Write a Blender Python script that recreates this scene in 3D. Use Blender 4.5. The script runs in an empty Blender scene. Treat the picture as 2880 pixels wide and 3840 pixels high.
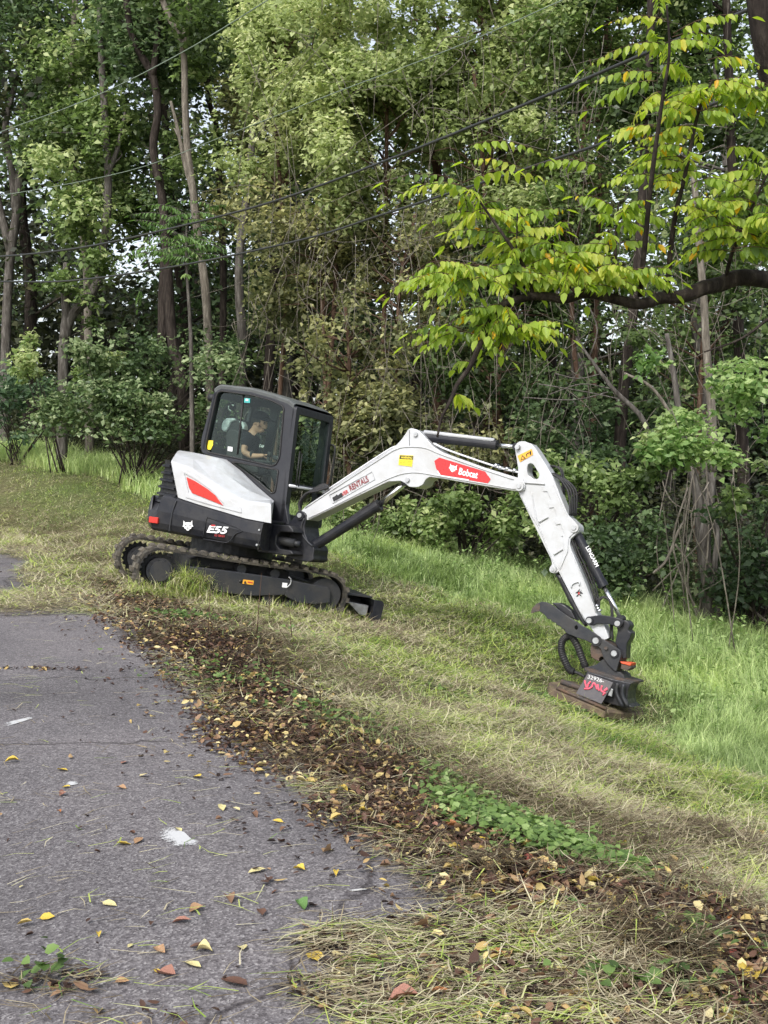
import bpy, bmesh, math
import numpy as np
from mathutils import Vector, Matrix
rng = np.random.default_rng(7)
C = bpy.context.scene.collection
sc = bpy.context.scene
R = math.radians
# ------------------------------------------------------------------ camera, world, sun, exposure
F = 4600.0                       # focal length in photo pixels (photo is 2880 x 3840)
PITCH = math.atan(220.0 / F)
cd = bpy.data.cameras.new("camera"); cam = bpy.data.objects.new("camera", cd); C.objects.link(cam)
cd.sensor_fit = 'VERTICAL'; cd.sensor_height = 36.0; cd.lens = 36.0 * F / 3840.0
cd.clip_start = 0.05; cd.clip_end = 2000
cam.rotation_euler = (math.pi/2 - PITCH, 0, 0)
sc.camera = cam
sc.render.resolution_x = 768; sc.render.resolution_y = 1024
SUN_EL, SUN_AZ = R(46), R(205)   # azimuth: direction the light comes from, clockwise from +Y
w = bpy.data.worlds.new("World"); sc.world = w; w.use_nodes = True
nt = w.node_tree; nt.nodes.clear()
sky = nt.nodes.new('ShaderNodeTexSky'); sky.sky_type = 'NISHITA'; sky.sun_disc = False
sky.sun_elevation = SUN_EL; sky.sun_rotation = SUN_AZ; sky.air_density = 1.0; sky.dust_density = 3.0
hs = nt.nodes.new('ShaderNodeHueSaturation'); hs.inputs['Saturation'].default_value = 0.42; hs.inputs['Value'].default_value = 1.0
bgn = nt.nodes.new('ShaderNodeBackground'); bgn.inputs['Strength'].default_value = 0.15
wo = nt.nodes.new('ShaderNodeOutputWorld')
nt.links.new(sky.outputs[0], hs.inputs['Color']); nt.links.new(hs.outputs[0], bgn.inputs[0]); nt.links.new(bgn.outputs[0], wo.inputs[0])
sd = bpy.data.lights.new("sun", 'SUN'); sd.energy = 1.5; sd.angle = R(12); sd.color = (1.0, 0.985, 0.96)
so = bpy.data.objects.new("sun", sd); C.objects.link(so)
sv = Vector((math.sin(SUN_AZ)*math.cos(SUN_EL), math.cos(SUN_AZ)*math.cos(SUN_EL), math.sin(SUN_EL)))
so.rotation_euler = sv.to_track_quat('Z', 'Y').to_euler()
sc.view_settings.view_transform = 'Standard'; sc.view_settings.look = 'None'
sc.view_settings.exposure = 0.9; sc.view_settings.gamma = 1.0
try:
    sc.cycles.max_bounces = 6; sc.cycles.transparent_max_bounces = 12; sc.cycles.diffuse_bounces = 3
except Exception: pass

# ------------------------------------------------------------------ pixel <-> world helpers (used to measure where things stand)
fw = np.array([0, math.cos(PITCH), -math.sin(PITCH)]); up = np.array([0, math.sin(PITCH), math.cos(PITCH)]); rt = np.array([1., 0, 0])
def ray(px, py):
    d = fw + rt*(px-1440)/F + up*(1920-py)/F
    return d/d[1]
def at(px, py, Y): return ray(px, py)*Y
def frame(az, N):
    N = N/np.linalg.norm(N); h = np.array([math.cos(az), math.sin(az), 0]); h = h-N*(h@N); h /= np.linalg.norm(h)
    return h, np.cross(N, h), N
def z1(p): return (400+p[0]*.5425, 1400+p[1]*.5426)
def z2(p): return (1050+p[0]*.6329, 1550+p[1]*.6329)
def z3(p): return (1900+p[0]*.5199, 1600+p[1]*.5199)
def z4(p): return (1950+p[0]*.3014, 2200+p[1]*.3014)
def z5(p): return (720+p[0]*.3255, 1400+p[1]*.3255)
def z6(p): return (400+p[0]*.663, 1950+p[1]*.663)
def c2(p): return (1440+p[0]*.868, p[1]*.868)
def c4(p): return (1440+p[0]*.868, 900+p[1]*.868)

# ------------------------------------------------------------------ materials
MATS = {}
def _new(name):
    m = bpy.data.materials.new(name); m.use_nodes = True; MATS[name] = m
    return m, m.node_tree.nodes, m.node_tree.links, m.node_tree.nodes['Principled BSDF']
def coords(n, l, scale, kind='Object'):
    tc = n.new('ShaderNodeTexCoord'); mp = n.new('ShaderNodeMapping'); mp.inputs['Scale'].default_value = scale if hasattr(scale, '__len__') else (scale,)*3
    l.new(tc.outputs[kind], mp.inputs[0]); return mp.outputs[0]
def ramp(n, stops):
    r = n.new('ShaderNodeValToRGB'); e = r.color_ramp.elements
    while len(e) < len(stops): e.new(0.5)
    for k, (p, c) in enumerate(stops): e[k].position = p; e[k].color = (*c, 1)
    return r
def noise(n, l, vec, scale, detail=4, rough=.55):
    t = n.new('ShaderNodeTexNoise'); t.inputs['Scale'].default_value = scale; t.inputs['Detail'].default_value = detail
    t.inputs['Roughness'].default_value = rough
    if vec is not None: l.new(vec, t.inputs['Vector'])
    return t.outputs[0]
def paint(name, col, rough=.4, dirt=.25, dcol=(.10, .085, .06), scale=3., metal=0., bump=.15, spec=.5, coat=0.):
    m, n, l, b = _new(name)
    v = coords(n, l, 1.0)
    a = noise(n, l, v, scale, 8, .65); r = ramp(n, [(.42, (0,)*3), (.75, (1,)*3)]); l.new(a, r.inputs[0])
    mx = n.new('ShaderNodeMixRGB'); mx.inputs[1].default_value = (*col, 1); mx.inputs[2].default_value = (*dcol, 1)
    mt = n.new('ShaderNodeMath'); mt.operation = 'MULTIPLY'; mt.inputs[1].default_value = dirt
    l.new(r.outputs[0], mt.inputs[0]); l.new(mt.outputs[0], mx.inputs[0]); l.new(mx.outputs[0], b.inputs['Base Color'])
    r2 = ramp(n, [(.3, (max(rough-.1, .03),)*3), (.7, (min(rough+.2, 1),)*3)]); l.new(noise(n, l, v, scale*5, 5), r2.inputs[0]); l.new(r2.outputs[0], b.inputs['Roughness'])
    b.inputs['Metallic'].default_value = metal; b.inputs['Specular IOR Level'].default_value = spec; b.inputs['Coat Weight'].default_value = coat
    if bump:
        bp = n.new('ShaderNodeBump'); bp.inputs['Strength'].default_value = bump; bp.inputs['Distance'].default_value = .01
        l.new(noise(n, l, v, scale*14, 3), bp.inputs['Height']); l.new(bp.outputs[0], b.inputs['Normal'])
    return m
def bark(name, c1, c2_, c3, sc_=1.0):
    m, n, l, b = _new(name)
    v = coords(n, l, (9*sc_, 9*sc_, 1.6*sc_))
    a = noise(n, l, v, 2.2, 8, .7); r = ramp(n, [(.3, c1), (.52, c2_), (.72, c3)]); l.new(a, r.inputs[0]); l.new(r.outputs[0], b.inputs['Base Color'])
    b.inputs['Roughness'].default_value = .95; b.inputs['Specular IOR Level'].default_value = .15
    bp = n.new('ShaderNodeBump'); bp.inputs['Strength'].default_value = .9; bp.inputs['Distance'].default_value = .03
    l.new(a, bp.inputs['Height']); l.new(bp.outputs[0], b.inputs['Normal']); return m
def foliage(name, stops, trans=.35, rough=.55, attr='tint', spec=.35, gain=1.0):
    """leaf material: each leaf carries its own 'tint' number that picks its colour"""
    m, n, l, b = _new(name)
    at_ = n.new('ShaderNodeAttribute'); at_.attribute_name = attr
    stops = [(q, tuple(min(x*gain, .9) for x in c_)) for q, c_ in stops]
    r = ramp(n, stops); l.new(at_.outputs['Fac'], r.inputs[0]); l.new(r.outputs[0], b.inputs['Base Color'])
    b.inputs['Roughness'].default_value = rough; b.inputs['Specular IOR Level'].default_value = spec
    if trans > 0:
        t = n.new('ShaderNodeBsdfTranslucent'); g = n.new('ShaderNodeHueSaturation'); g.inputs['Saturation'].default_value = 1.15; g.inputs['Value'].default_value = 1.5
        l.new(r.outputs[0], g.inputs['Color']); l.new(g.outputs[0], t.inputs[0])
        mx = n.new('ShaderNodeMixShader'); mx.inputs[0].default_value = trans
        l.new(b.outputs[0], mx.inputs[1]); l.new(t.outputs[0], mx.inputs[2]); l.new(mx.outputs[0], n['Material Output'].inputs[0])
    return m
WHITE = paint('white_paint', (.45, .46, .475), .36, .42, (.27, .245, .20), 5.5, coat=.2)
WHITE2 = paint('white_metal', (.62, .63, .65), .35, .35, (.30, .27, .22), 5)
BLACK = paint('charcoal_paint', (.010, .011, .016), .40, .5, (.06, .056, .05), 4, spec=.35)
DKGREY = paint('dark_steel', (.016, .018, .023), .55, .5, (.07, .06, .045), 4)
CABM = paint('cab_frame_paint', (.012, .013, .018), .42, .25, (.06, .06, .06), 3)
RUBBER = paint('track_rubber', (.028, .026, .024), .8, .85, (.13, .115, .085), 7, bump=.6, spec=.25)
LUG = paint('muddy_rubber', (.06, .054, .047), .85, .9, (.24, .21, .165), 9, bump=.6, spec=.2)
HOSE = paint('hose_rubber', (.012, .012, .013), .55, .3, (.05, .04, .03), 9)
RUST = paint('rusty_steel', (.05, .045, .042), .7, .8, (.16, .085, .045), 6, bump=.5)
DECKM = paint('rusty_deck', (.10, .07, .05), .8, .9, (.24, .19, .10), 7, bump=.5)
CHROME = paint('chrome_rod', (.75, .75, .76), .18, .15, (.3, .3, .3), 4, metal=1.0, bump=0)
PIN = paint('pin_steel', (.42, .43, .44), .4, .5, (.12, .1, .08), 20, metal=.6)
RED = paint('red_reflector', (.50, .022, .012), .3, .3, (.16, .01, .006), 18, bump=.1)
REDB = paint('red_badge', (.55, .018, .02), .3, .12, (.3, .02, .02), 8, bump=0)
ORANGE = paint('orange_paint', (.65, .09, .03), .5, .3)
YELLOW = paint('yellow_sticker', (.78, .62, .03), .5, .2, (.3, .25, .05), 9, bump=0)
AMBER = paint('amber_sticker', (.75, .36, .03), .5, .25, (.3, .15, .03), 9, bump=0)
INK = paint('black_ink', (.012,)*3, .6, 0, bump=0)
WINK = paint('white_ink', (.78,)*3, .5, .1, (.4,)*3, bump=0)
RINK = paint('red_ink', (.45, .03, .03), .5, .1, bump=0)
PINK = paint('pink_paint', (.80, .13, .19), .7, .5, (.2, .05, .06), 30, bump=0)
PLAC = paint('placard_steel', (.10, .095, .105), .5, .5, (.2, .17, .15), 6)
TEAL = paint('teal_sticker', (.05, .35, .33), .5, .1, bump=0)
SKIN = paint('skin', (.44, .24, .16), .55, .3, (.25, .11, .07), 12, bump=0)
SHIRT = paint('black_cotton', (.008, .009, .012), .9, .3, (.02, .02, .025), 14, bump=.3, spec=.1)
JEANS = paint('dark_trousers', (.02, .022, .03), .9, .3, bump=.3, spec=.1)
HAIR = paint('dark_hair', (.01, .008, .007), .7, 0)
SEATM = paint('black_vinyl', (.012, .012, .013), .6, .2)
PLASTIC = paint('plastic_wrap', (.55, .58, .6), .15, .5, (.05, .06, .06), 22, bump=.5)
def glass(name, tint, rough=.03, alpha=.35):
    m, n, l, b = _new(name)
    tr = n.new('ShaderNodeBsdfTransparent'); tr.inputs[0].default_value = (*tint, 1)
    gl = n.new('ShaderNodeBsdfGlossy'); gl.inputs['Roughness'].default_value = rough; gl.inputs[0].default_value = (.8, .9, .88, 1)
    fr = n.new('ShaderNodeFresnel'); fr.inputs[0].default_value = 1.5
    mt = n.new('ShaderNodeMath'); mt.operation = 'MULTIPLY_ADD'; mt.inputs[1].default_value = .45; mt.inputs[2].default_value = .0
    l.new(fr.outputs[0], mt.inputs[0])
    mx = n.new('ShaderNodeMixShader'); l.new(mt.outputs[0], mx.inputs[0]); l.new(tr.outputs[0], mx.inputs[1]); l.new(gl.outputs[0], mx.inputs[2])
    l.new(mx.outputs[0], n['Material Output'].inputs[0]); return m
GLASS = glass('tinted_cab_glass', (.70, .82, .75))
BARK_G = bark('grey_bark', (.035, .03, .026), (.10, .09, .08), (.22, .205, .185))
BARK_D = bark('dark_bark', (.012, .009, .008), (.035, .028, .024), (.09, .075, .062))
BARK_P = bark('pale_bark', (.06, .052, .043), (.16, .14, .115), (.32, .29, .245))
BARK_R = bark('brown_bark', (.03, .018, .012), (.09, .055, .038), (.2, .14, .10))
# ------------------------------------------------------------------ object helpers
def tag(o, label=None, cat=None, group=None, kind=None):
    if label: o['label'] = label
    if cat: o['category'] = cat
    if group: o['group'] = group
    if kind: o['kind'] = kind
    return o
def empty(name, loc, label=None, cat=None, group=None):
    o = bpy.data.objects.new(name, None); o.location = Vector([float(v) for v in loc]); o.empty_display_size = .2; C.objects.link(o)
    return tag(o, label, cat, group)
def link(name, me, mat, parent=None, org=None, smooth=False):
    o = bpy.data.objects.new(name, me); C.objects.link(o)
    if mat and not me.materials: me.materials.append(mat)
    if parent: o.parent = parent
    if smooth: me.polygons.foreach_set('use_smooth', [True]*len(me.polygons))
    return o
def rawmesh(name, V, faces, tint=None, k=None):
    """fast mesh from numpy: faces (n,k) ints"""
    V = np.ascontiguousarray(V, dtype=np.float32); faces = np.ascontiguousarray(faces, dtype=np.int32)
    me = bpy.data.meshes.new(name); n, k = faces.shape
    me.vertices.add(len(V)); me.vertices.foreach_set('co', V.ravel())
    me.loops.add(n*k); me.loops.foreach_set('vertex_index', faces.ravel())
    me.polygons.add(n); me.polygons.foreach_set('loop_start', np.arange(0, n*k, k, dtype=np.int32))
    try: me.polygons.foreach_set('loop_total', np.full(n, k, dtype=np.int32))
    except Exception: pass
    if tint is not None:
        a = me.attributes.new('tint', 'FLOAT', 'POINT'); a.data.foreach_set('value', np.ascontiguousarray(tint, dtype=np.float32))
    me.update(); me.validate(); return me
def pymesh(name, V, Fc):
    me = bpy.data.meshes.new(name); me.from_pydata([tuple(map(float, v)) for v in V], [], [tuple(f) for f in Fc]); me.update(); return me
def unit(v): v = np.asarray(v, float); return v/(np.linalg.norm(v, axis=-1, keepdims=True)+1e-12)
def tube_geo(pts, rad, sides=8, caps=True, vcount=0, wob=0.0):
    pts = np.asarray(pts, float); n = len(pts); rad = np.broadcast_to(np.asarray(rad, float), (n,))
    T = np.gradient(pts, axis=0); T = unit(T)
    u = np.cross(T[0], [0, 0, 1.]);
    if np.linalg.norm(u) < .05: u = np.cross(T[0], [0, 1., 0])
    u = unit(u); V = []; a = np.arange(sides)*2*math.pi/sides
    for k in range(n):
        u = unit(u - T[k]*(u@T[k])); b = np.cross(T[k], u)
        rr = rad[k]*(1+wob*rng.uniform(-1, 1, sides)) if wob else np.full(sides, rad[k])
        V.append(pts[k]+np.outer(rr*np.cos(a), u)+np.outer(rr*np.sin(a), b))
    V = np.concatenate(V); Fc = []
    for k in range(n-1):
        for s in range(sides):
            s2 = (s+1) % sides; Fc.append((vcount+k*sides+s, vcount+k*sides+s2, vcount+(k+1)*sides+s2, vcount+(k+1)*sides+s))
    if caps:
        Fc.append(tuple(vcount+s for s in range(sides))[::-1]); Fc.append(tuple(vcount+(n-1)*sides+s for s in range(sides)))
    return V, Fc
def tubes(name, items, mat, parent=None, org=(0, 0, 0), sides=8, smooth=True, wob=0.0):
    V = []; Fc = []; c = 0
    for pts, rad in items:
        v, f = tube_geo(pts, rad, sides, True, c, wob); V.append(v); Fc += f; c += len(v)
    V = np.concatenate(V)-np.asarray(org, float)
    o = link(name, pymesh(name, V, Fc), mat, parent, smooth=smooth); return o
def smoothpath(pts, n=4):
    """Catmull-Rom through the points"""
    P = np.asarray(pts, float); P = np.vstack([2*P[0]-P[1], P, 2*P[-1]-P[-2]]); out = []
    for k in range(1, len(P)-2):
        for t in np.arange(n)/n:
            a, b, c, d = P[k-1], P[k], P[k+1], P[k+2]
            out.append(.5*((2*b)+(c-a)*t+(2*a-5*b+4*c-d)*t*t+(3*b-a-3*c+d)*t**3))
    out.append(P[-2]); return np.array(out)
def curve_plate(outer, holes=(), thick=.02, bevel=0.0, round_=0):
    """filled 2D outline with holes, extruded: returns vertex array (x, z, t) and faces; t in [-thick/2, thick/2]"""
    cu = bpy.data.curves.new('tmp', 'CURVE'); cu.dimensions = '2D'; cu.fill_mode = 'BOTH'
    cu.extrude = max(thick/2-bevel, 1e-4); cu.bevel_depth = bevel; cu.bevel_resolution = 1; cu.offset = -bevel
    for ring in [outer]+list(holes):
        s = cu.splines.new('POLY'); s.points.add(len(ring)-1); s.use_cyclic_u = True
        for q, p_ in enumerate(ring): s.points[q].co = (float(p_[0]), float(p_[1]), 0, 1)
    o = bpy.data.objects.new('tmp', cu); C.objects.link(o); dg = bpy.context.evaluated_depsgraph_get()
    me = bpy.data.meshes.new_from_object(o.evaluated_get(dg)); bpy.data.objects.remove(o); bpy.data.curves.remove(cu)
    V = np.array([v.co[:] for v in me.vertices]); Fc = [tuple(p_.vertices) for p_ in me.polygons]; bpy.data.meshes.remove(me)
    return V, Fc
def roundpoly(pts, r=.03, n=4):
    """round every corner of a polygon"""
    P = [np.asarray(p_, float) for p_ in pts]; out = []; m = len(P)
    for k in range(m):
        a, b, c = P[k-1], P[k], P[(k+1) % m]; da, dc = a-b, c-b; la, lc = np.linalg.norm(da), np.linalg.norm(dc)
        d = min(r, la*.45, lc*.45); p0 = b+da/la*d; p1 = b+dc/lc*d
        for t in np.linspace(0, 1, n): out.append((1-t)**2*p0+2*t*(1-t)*b+t*t*p1)
    return out
class Frame:
    def __init__(s, O, H, L, N): s.O, s.H, s.L, s.N = map(np.asarray, (O, H, L, N))
    def w(s, x, y, z): return s.O + x*s.H + y*s.L + z*s.N
    def W(s, A): A = np.asarray(A, float); return s.O + A[:, :1]*s.H + A[:, 1:2]*s.L + A[:, 2:3]*s.N
    def un(s, p_, y):            # photo pixel -> (x, z) on the plane y = const of this frame
        r = ray(*p_); t = (y+s.O@s.L)/(r@s.L); q = r*t-s.O; return np.array([q@s.H, q@s.N])
    def und(s, p_, x):           # photo pixel -> (y, z) on the plane x = const
        r = ray(*p_); t = (x+s.O@s.H)/(r@s.H); q = r*t-s.O; return np.array([q@s.L, q@s.N])
# ------------------------------------------------------------------ where the digger stands (two frames: undercarriage, slewed upper body)
Pr = at(587, 2138, 13.73); Pf = at(1225, 2225, 14.40); Pl = at(511, 2092, 15.14)
_h = unit(Pf-Pr); _l = Pl-Pr; _l = unit(_l-_h*(_h@_l)); NT = np.cross(_h, _l)
OT = (Pr+Pf)/2 + .86*_l - .285*NT
TF = Frame(OT, _h, _l, NT)
_H, _L, _ = frame(R(-27), NT)
UF = Frame(OT, _H, _L, NT)
# ------------------------------------------------------------------ terrain
ctrl = [(-7, 2, -1.6), (-3, 1, -1.6), (0, 1, -1.6), (0, 3.5, -1.6), (-2.5, 4, -1.6), (-.7, 5.8, -1.6), (-1.8, 8.8, -1.6), (-5, 9, -1.6), (-3, 11.6, -1.58), (-4.2, 14.5, -1.58),
        (-9, 14, -1.6), (-6.2, 19, -1.52), (-12, 20, -1.5), (-7.8, 24.0, -1.52), (-14, 26, -1.3), (1.2, 2.5, -1.62), (3.5, 2.5, -1.95), (-14, 8, -1.6)]
def cpx(px, py, Y): p_ = at(px, py, Y); ctrl.append((p_[0], p_[1], p_[2]))
for a in [(1780, 3250, 4.75), (2000, 2750, 10.3), (2400, 2950, 8.3), (2880, 3300, 6.0), (2880, 3600, 4.1), (1400, 2500, 10.5), (1000, 2400, 11.0), (700, 2350, 11.4),
          (0, 1722, 31), (400, 1790, 26.5), (1250, 2060, 19.5), (1500, 2190, 17.5), (1850, 2300, 16), (2150, 2420, 14.6), (2400, 2620, 12.9), (2400, 2800, 11), (2880, 3000, 9.2),
          (2880, 2400, 16.5), (2650, 2335, 17.6), (2300, 2230, 19.5), (1800, 2090, 22.5), (1400, 1990, 24.5), (700, 1820, 28.5), (0, 1665, 35), (400, 1745, 31),
          (2880, 2250, 24), (2200, 2130, 28), (1400, 1950, 34), (600, 1770, 40), (0, 1640, 48)]: cpx(*a)
for x in (-1.3, 0, 1.3):
    for y in (-1.0, 1.0):
        p_ = TF.w(x, y, -.02); ctrl.append(tuple(p_))
ctrl += [(-30, 70, 2.2), (0, 75, -1.2), (30, 70, -3.5), (22, 30, -4.2), (14, 8, -4.0), (-30, 20, -.8), (-25, 45, 1.0)]
ctrl = np.array(ctrl)
def _phi(r2): return .5*r2*np.log(r2+1e-9)
def _fit():
    P = ctrl[:, :2]; n = len(P); K = _phi(((P[:, None]-P[None])**2).sum(-1)) + np.eye(n)*.15
    A = np.zeros((n+3, n+3)); A[:n, :n] = K; A[:n, n] = 1; A[:n, n+1:] = P; A[n, :n] = 1; A[n+1:, :n] = P.T
    return np.linalg.solve(A, np.concatenate([ctrl[:, 2], np.zeros(3)]))
_wt = _fit()
def ground_raw(X, Y):
    X = np.asarray(X, float); Y = np.asarray(Y, float); out = np.empty(X.size); xf, yf = X.ravel(), Y.ravel(); n = len(ctrl)
    for a in range(0, X.size, 20000):
        q = np.stack([xf[a:a+20000], yf[a:a+20000]], 1)
        out[a:a+20000] = _phi(((q[:, None]-ctrl[None, :, :2])**2).sum(-1))@_wt[:n]+_wt[n]+q@_wt[n+1:]
    return out.reshape(X.shape)
def edge_x(Y): return .33-.385*(np.asarray(Y)-4.2)
def sdist(X, Y):                       # metres to the right of the road's edge
    return (np.asarray(X)-edge_x(Y))*.933
# cached grid -> quick bilinear look-up
GX = np.linspace(-34, 34, 341); GY = np.linspace(-1, 80, 406)
_gx, _gy = np.meshgrid(GX, GY); GZ = ground_raw(_gx, _gy)
_s = sdist(_gx, _gy); _road = (_s < 0)
GZ = GZ-.11*np.exp(-((_gx-2.05)**2+(_gy-12.45)**2)/(2*.75**2))      # hollow cleared by the cutter head
def ground(X, Y):
    X = np.clip(np.asarray(X, float), GX[0], GX[-1]-1e-6); Y = np.clip(np.asarray(Y, float), GY[0], GY[-1]-1e-6)
    i = (X-GX[0])/(GX[1]-GX[0]); j = (Y-GY[0])/(GY[1]-GY[0]); i0 = i.astype(int); j0 = j.astype(int); fi = i-i0; fj = j-j0
    return (GZ[j0, i0]*(1-fi)*(1-fj)+GZ[j0, i0+1]*fi*(1-fj)+GZ[j0+1, i0]*(1-fi)*fj+GZ[j0+1, i0+1]*fi*fj)
def gpoint(px, py, Ymin=2.0, Ymax=60):  # where the line of sight through a photo pixel meets the ground
    Y = np.linspace(Ymin, Ymax, 4000); d = ray(px, py); z = d[2]*Y; g = ground(d[0]*Y, Y); k = np.argmax(z <= g)
    return np.array([d[0]*Y[k], Y[k], g[k]])
# pseudo value noise for irregular borders
def vnoise(X, Y, s=1.0, seed=0):
    X = np.asarray(X)*s; Y = np.asarray(Y)*s; i = np.floor(X).astype(int); j = np.floor(Y).astype(int); fx = X-i; fy = Y-j
    fx = fx*fx*(3-2*fx); fy = fy*fy*(3-2*fy)
    def h(a, b): v = np.sin(a*127.1+b*311.7+seed*74.7)*43758.5453; return v-np.floor(v)
    return (h(i, j)*(1-fx)*(1-fy)+h(i+1, j)*fx*(1-fy)+h(i, j+1)*(1-fx)*fy+h(i+1, j+1)*fx*fy)
def fbm(X, Y, s=1.0, seed=0): return (vnoise(X, Y, s, seed)+.5*vnoise(X, Y, s*2.1, seed+3)+.25*vnoise(X, Y, s*4.3, seed+7))/1.75
_b = np.array([at(*a)[:2] for a in [(-400, 1690, 33), (0, 1722, 31), (400, 1790, 26.5), (700, 1860, 23.5), (1250, 2075, 19.0), (1500, 2190, 17.3), (1850, 2300, 15.8), (2150, 2420, 14.6), (2400, 2620, 12.9), (2385, 2790, 11.0), (2600, 2880, 10.1), (2880, 3010, 9.2), (3500, 3200, 8.0)]])
def tallness(X, Y):                    # > 0 inside the uncut grass: metres beyond the mowing edge
    X = np.asarray(X, float); Y = np.asarray(Y, float); best = np.full(X.shape, 1e9); sgn = np.ones(X.shape)
    for a, b in zip(_b[:-1], _b[1:]):
        d = b-a; t = np.clip(((X-a[0])*d[0]+(Y-a[1])*d[1])/(d@d), 0, 1); qx = X-a[0]-t*d[0]; qy = Y-a[1]-t*d[1]; dd = np.hypot(qx, qy)
        cr = d[0]*(Y-a[1])-d[1]*(X-a[0]); m = dd < best; best = np.where(m, dd, best); sgn = np.where(m, np.sign(cr), sgn)
    return best*sgn
woods_pts = np.array([at(*a)[:2] for a in [(-500, 1630, 37), (0, 1665, 34.5), (400, 1745, 30), (700, 1820, 27), (1400, 1990, 23.5), (1800, 2090, 21.5), (2300, 2230, 19.0), (2650, 2335, 17.2), (2880, 2400, 16.2), (3500, 2500, 14)]])
def woodsdepth(X, Y):
    X = np.asarray(X, float); Y = np.asarray(Y, float)
    return np.asarray(Y-np.interp(X, woods_pts[:, 0], woods_pts[:, 1]))
# ------------------------------------------------------------------ ground and road
def ground_mat():
    m, n, l, b = _new('grass_soil')
    a = n.new('ShaderNodeAttribute'); a.attribute_name = 'zone'       # R litter/soil, G green turf, B forest floor
    sep = n.new('ShaderNodeSeparateColor'); l.new(a.outputs['Color'], sep.inputs[0])
    v = coords(n, l, 1.0, 'Object')
    n1 = noise(n, l, v, 5, 9, .75); n2 = noise(n, l, v, 38, 6, .8); n3 = noise(n, l, v, 1.3, 5, .6)
    straw = ramp(n, [(.28, (.035, .03, .015)), (.45, (.12, .108, .055)), (.6, (.22, .205, .11)), (.75, (.32, .30, .18))]); l.new(n2, straw.inputs[0])
    green = ramp(n, [(.3, (.03, .04, .014)), (.5, (.09, .13, .04)), (.72, (.20, .25, .09))]); l.new(n2, green.inputs[0])
    soil = ramp(n, [(.3, (.010, .007, .006)), (.5, (.035, .024, .018)), (.72, (.085, .055, .04))]); l.new(n2, soil.inputs[0])
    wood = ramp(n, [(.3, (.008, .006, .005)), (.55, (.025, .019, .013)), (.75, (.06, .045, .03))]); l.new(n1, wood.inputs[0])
    def mixf(f, c1_, c2_):
        x = n.new('ShaderNodeMixRGB'); l.new(f, x.inputs[0]); l.new(c1_, x.inputs[1]); l.new(c2_, x.inputs[2]); return x.outputs[0]
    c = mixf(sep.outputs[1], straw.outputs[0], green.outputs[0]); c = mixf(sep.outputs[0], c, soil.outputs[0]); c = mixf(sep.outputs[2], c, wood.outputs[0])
    l.new(c, b.inputs['Base Color']); b.inputs['Roughness'].default_value = 1; b.inputs['Specular IOR Level'].default_value = .1
    bp = n.new('ShaderNodeBump'); bp.inputs['Strength'].default_value = 1; bp.inputs['Distance'].default_value = .03; l.new(n2, bp.inputs['Height']); l.new(bp.outputs[0], b.inputs['Normal'])
    return m
def litter_zone(X, Y):
    s = sdist(X, Y); n_ = fbm(X, Y, 1.1, 5)
    near = np.clip((5.2-np.asarray(Y))/1.2, 0, 1); n2_ = fbm(X, Y, 3.1, 15)
    wdt = .78+.20*near
    band = np.clip((1-np.abs(np.asarray(Y)-4.42+(n_-.5)*.5)/.42)*2, 0, 1)*np.clip((s-.0)/.15, 0, 1)*np.clip((1.9-s)/.4, 0, 1)
    return np.maximum(band, np.clip((1-np.abs(s-.50-.35*near+(n_-.5)*.5+(n2_-.5)*.35)/wdt)*1.6, 0, 1))*np.clip((16-np.asarray(Y))/4, 0, 1)
def green_zone(X, Y):
    n_ = fbm(X, Y, .7, 9); t = tallness(X, Y)
    return np.clip(np.clip((t+2.8)/3.2, 0, 1)*.8+(n_-.5)*1.1, 0, 1)
def grid_mesh(name, xs, ys, zoff=0, amp=0.0, keep=None, fade=None):
    X, Y = np.meshgrid(xs, ys); Z = ground(X, Y)+zoff
    if amp: Z = Z+amp*(fbm(X, Y, 2.2, 2)-.5)*np.clip(sdist(X, Y)/.6, 0, 1)
    V = np.stack([X.ravel(), Y.ravel(), Z.ravel()], 1); nx, ny = len(xs), len(ys)
    i, j = np.meshgrid(np.arange(nx-1), np.arange(ny-1)); a = (j*nx+i).ravel(); Fc = np.stack([a, a+1, a+1+nx, a+nx], 1)
    if keep is not None:
        c = V[Fc].mean(1); Fc = Fc[keep(c[:, 0], c[:, 1])]
        u, inv = np.unique(Fc, return_inverse=True); V = V[u]; Fc = inv.reshape(Fc.shape)
    return rawmesh(name, V, Fc), V
xs = np.concatenate([np.linspace(-300, -36, 12), np.linspace(-34, 34, 420), np.linspace(36, 300, 12)])
ys = np.concatenate([np.linspace(-60, -2, 8), np.linspace(-1, 34, 260), np.linspace(34.5, 80, 70), np.linspace(85, 300, 12)])
me, V = grid_mesh('ground', xs, ys, 0, .07)
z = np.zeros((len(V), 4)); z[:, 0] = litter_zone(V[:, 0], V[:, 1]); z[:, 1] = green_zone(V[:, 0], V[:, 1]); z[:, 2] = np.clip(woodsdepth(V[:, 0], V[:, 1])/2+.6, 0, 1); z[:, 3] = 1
at_ = me.attributes.new('zone', 'FLOAT_COLOR', 'POINT'); at_.data.foreach_set('color', z.astype(np.float32).ravel())
tag(link('ground', me, ground_mat(), smooth=True), kind='structure')
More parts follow.
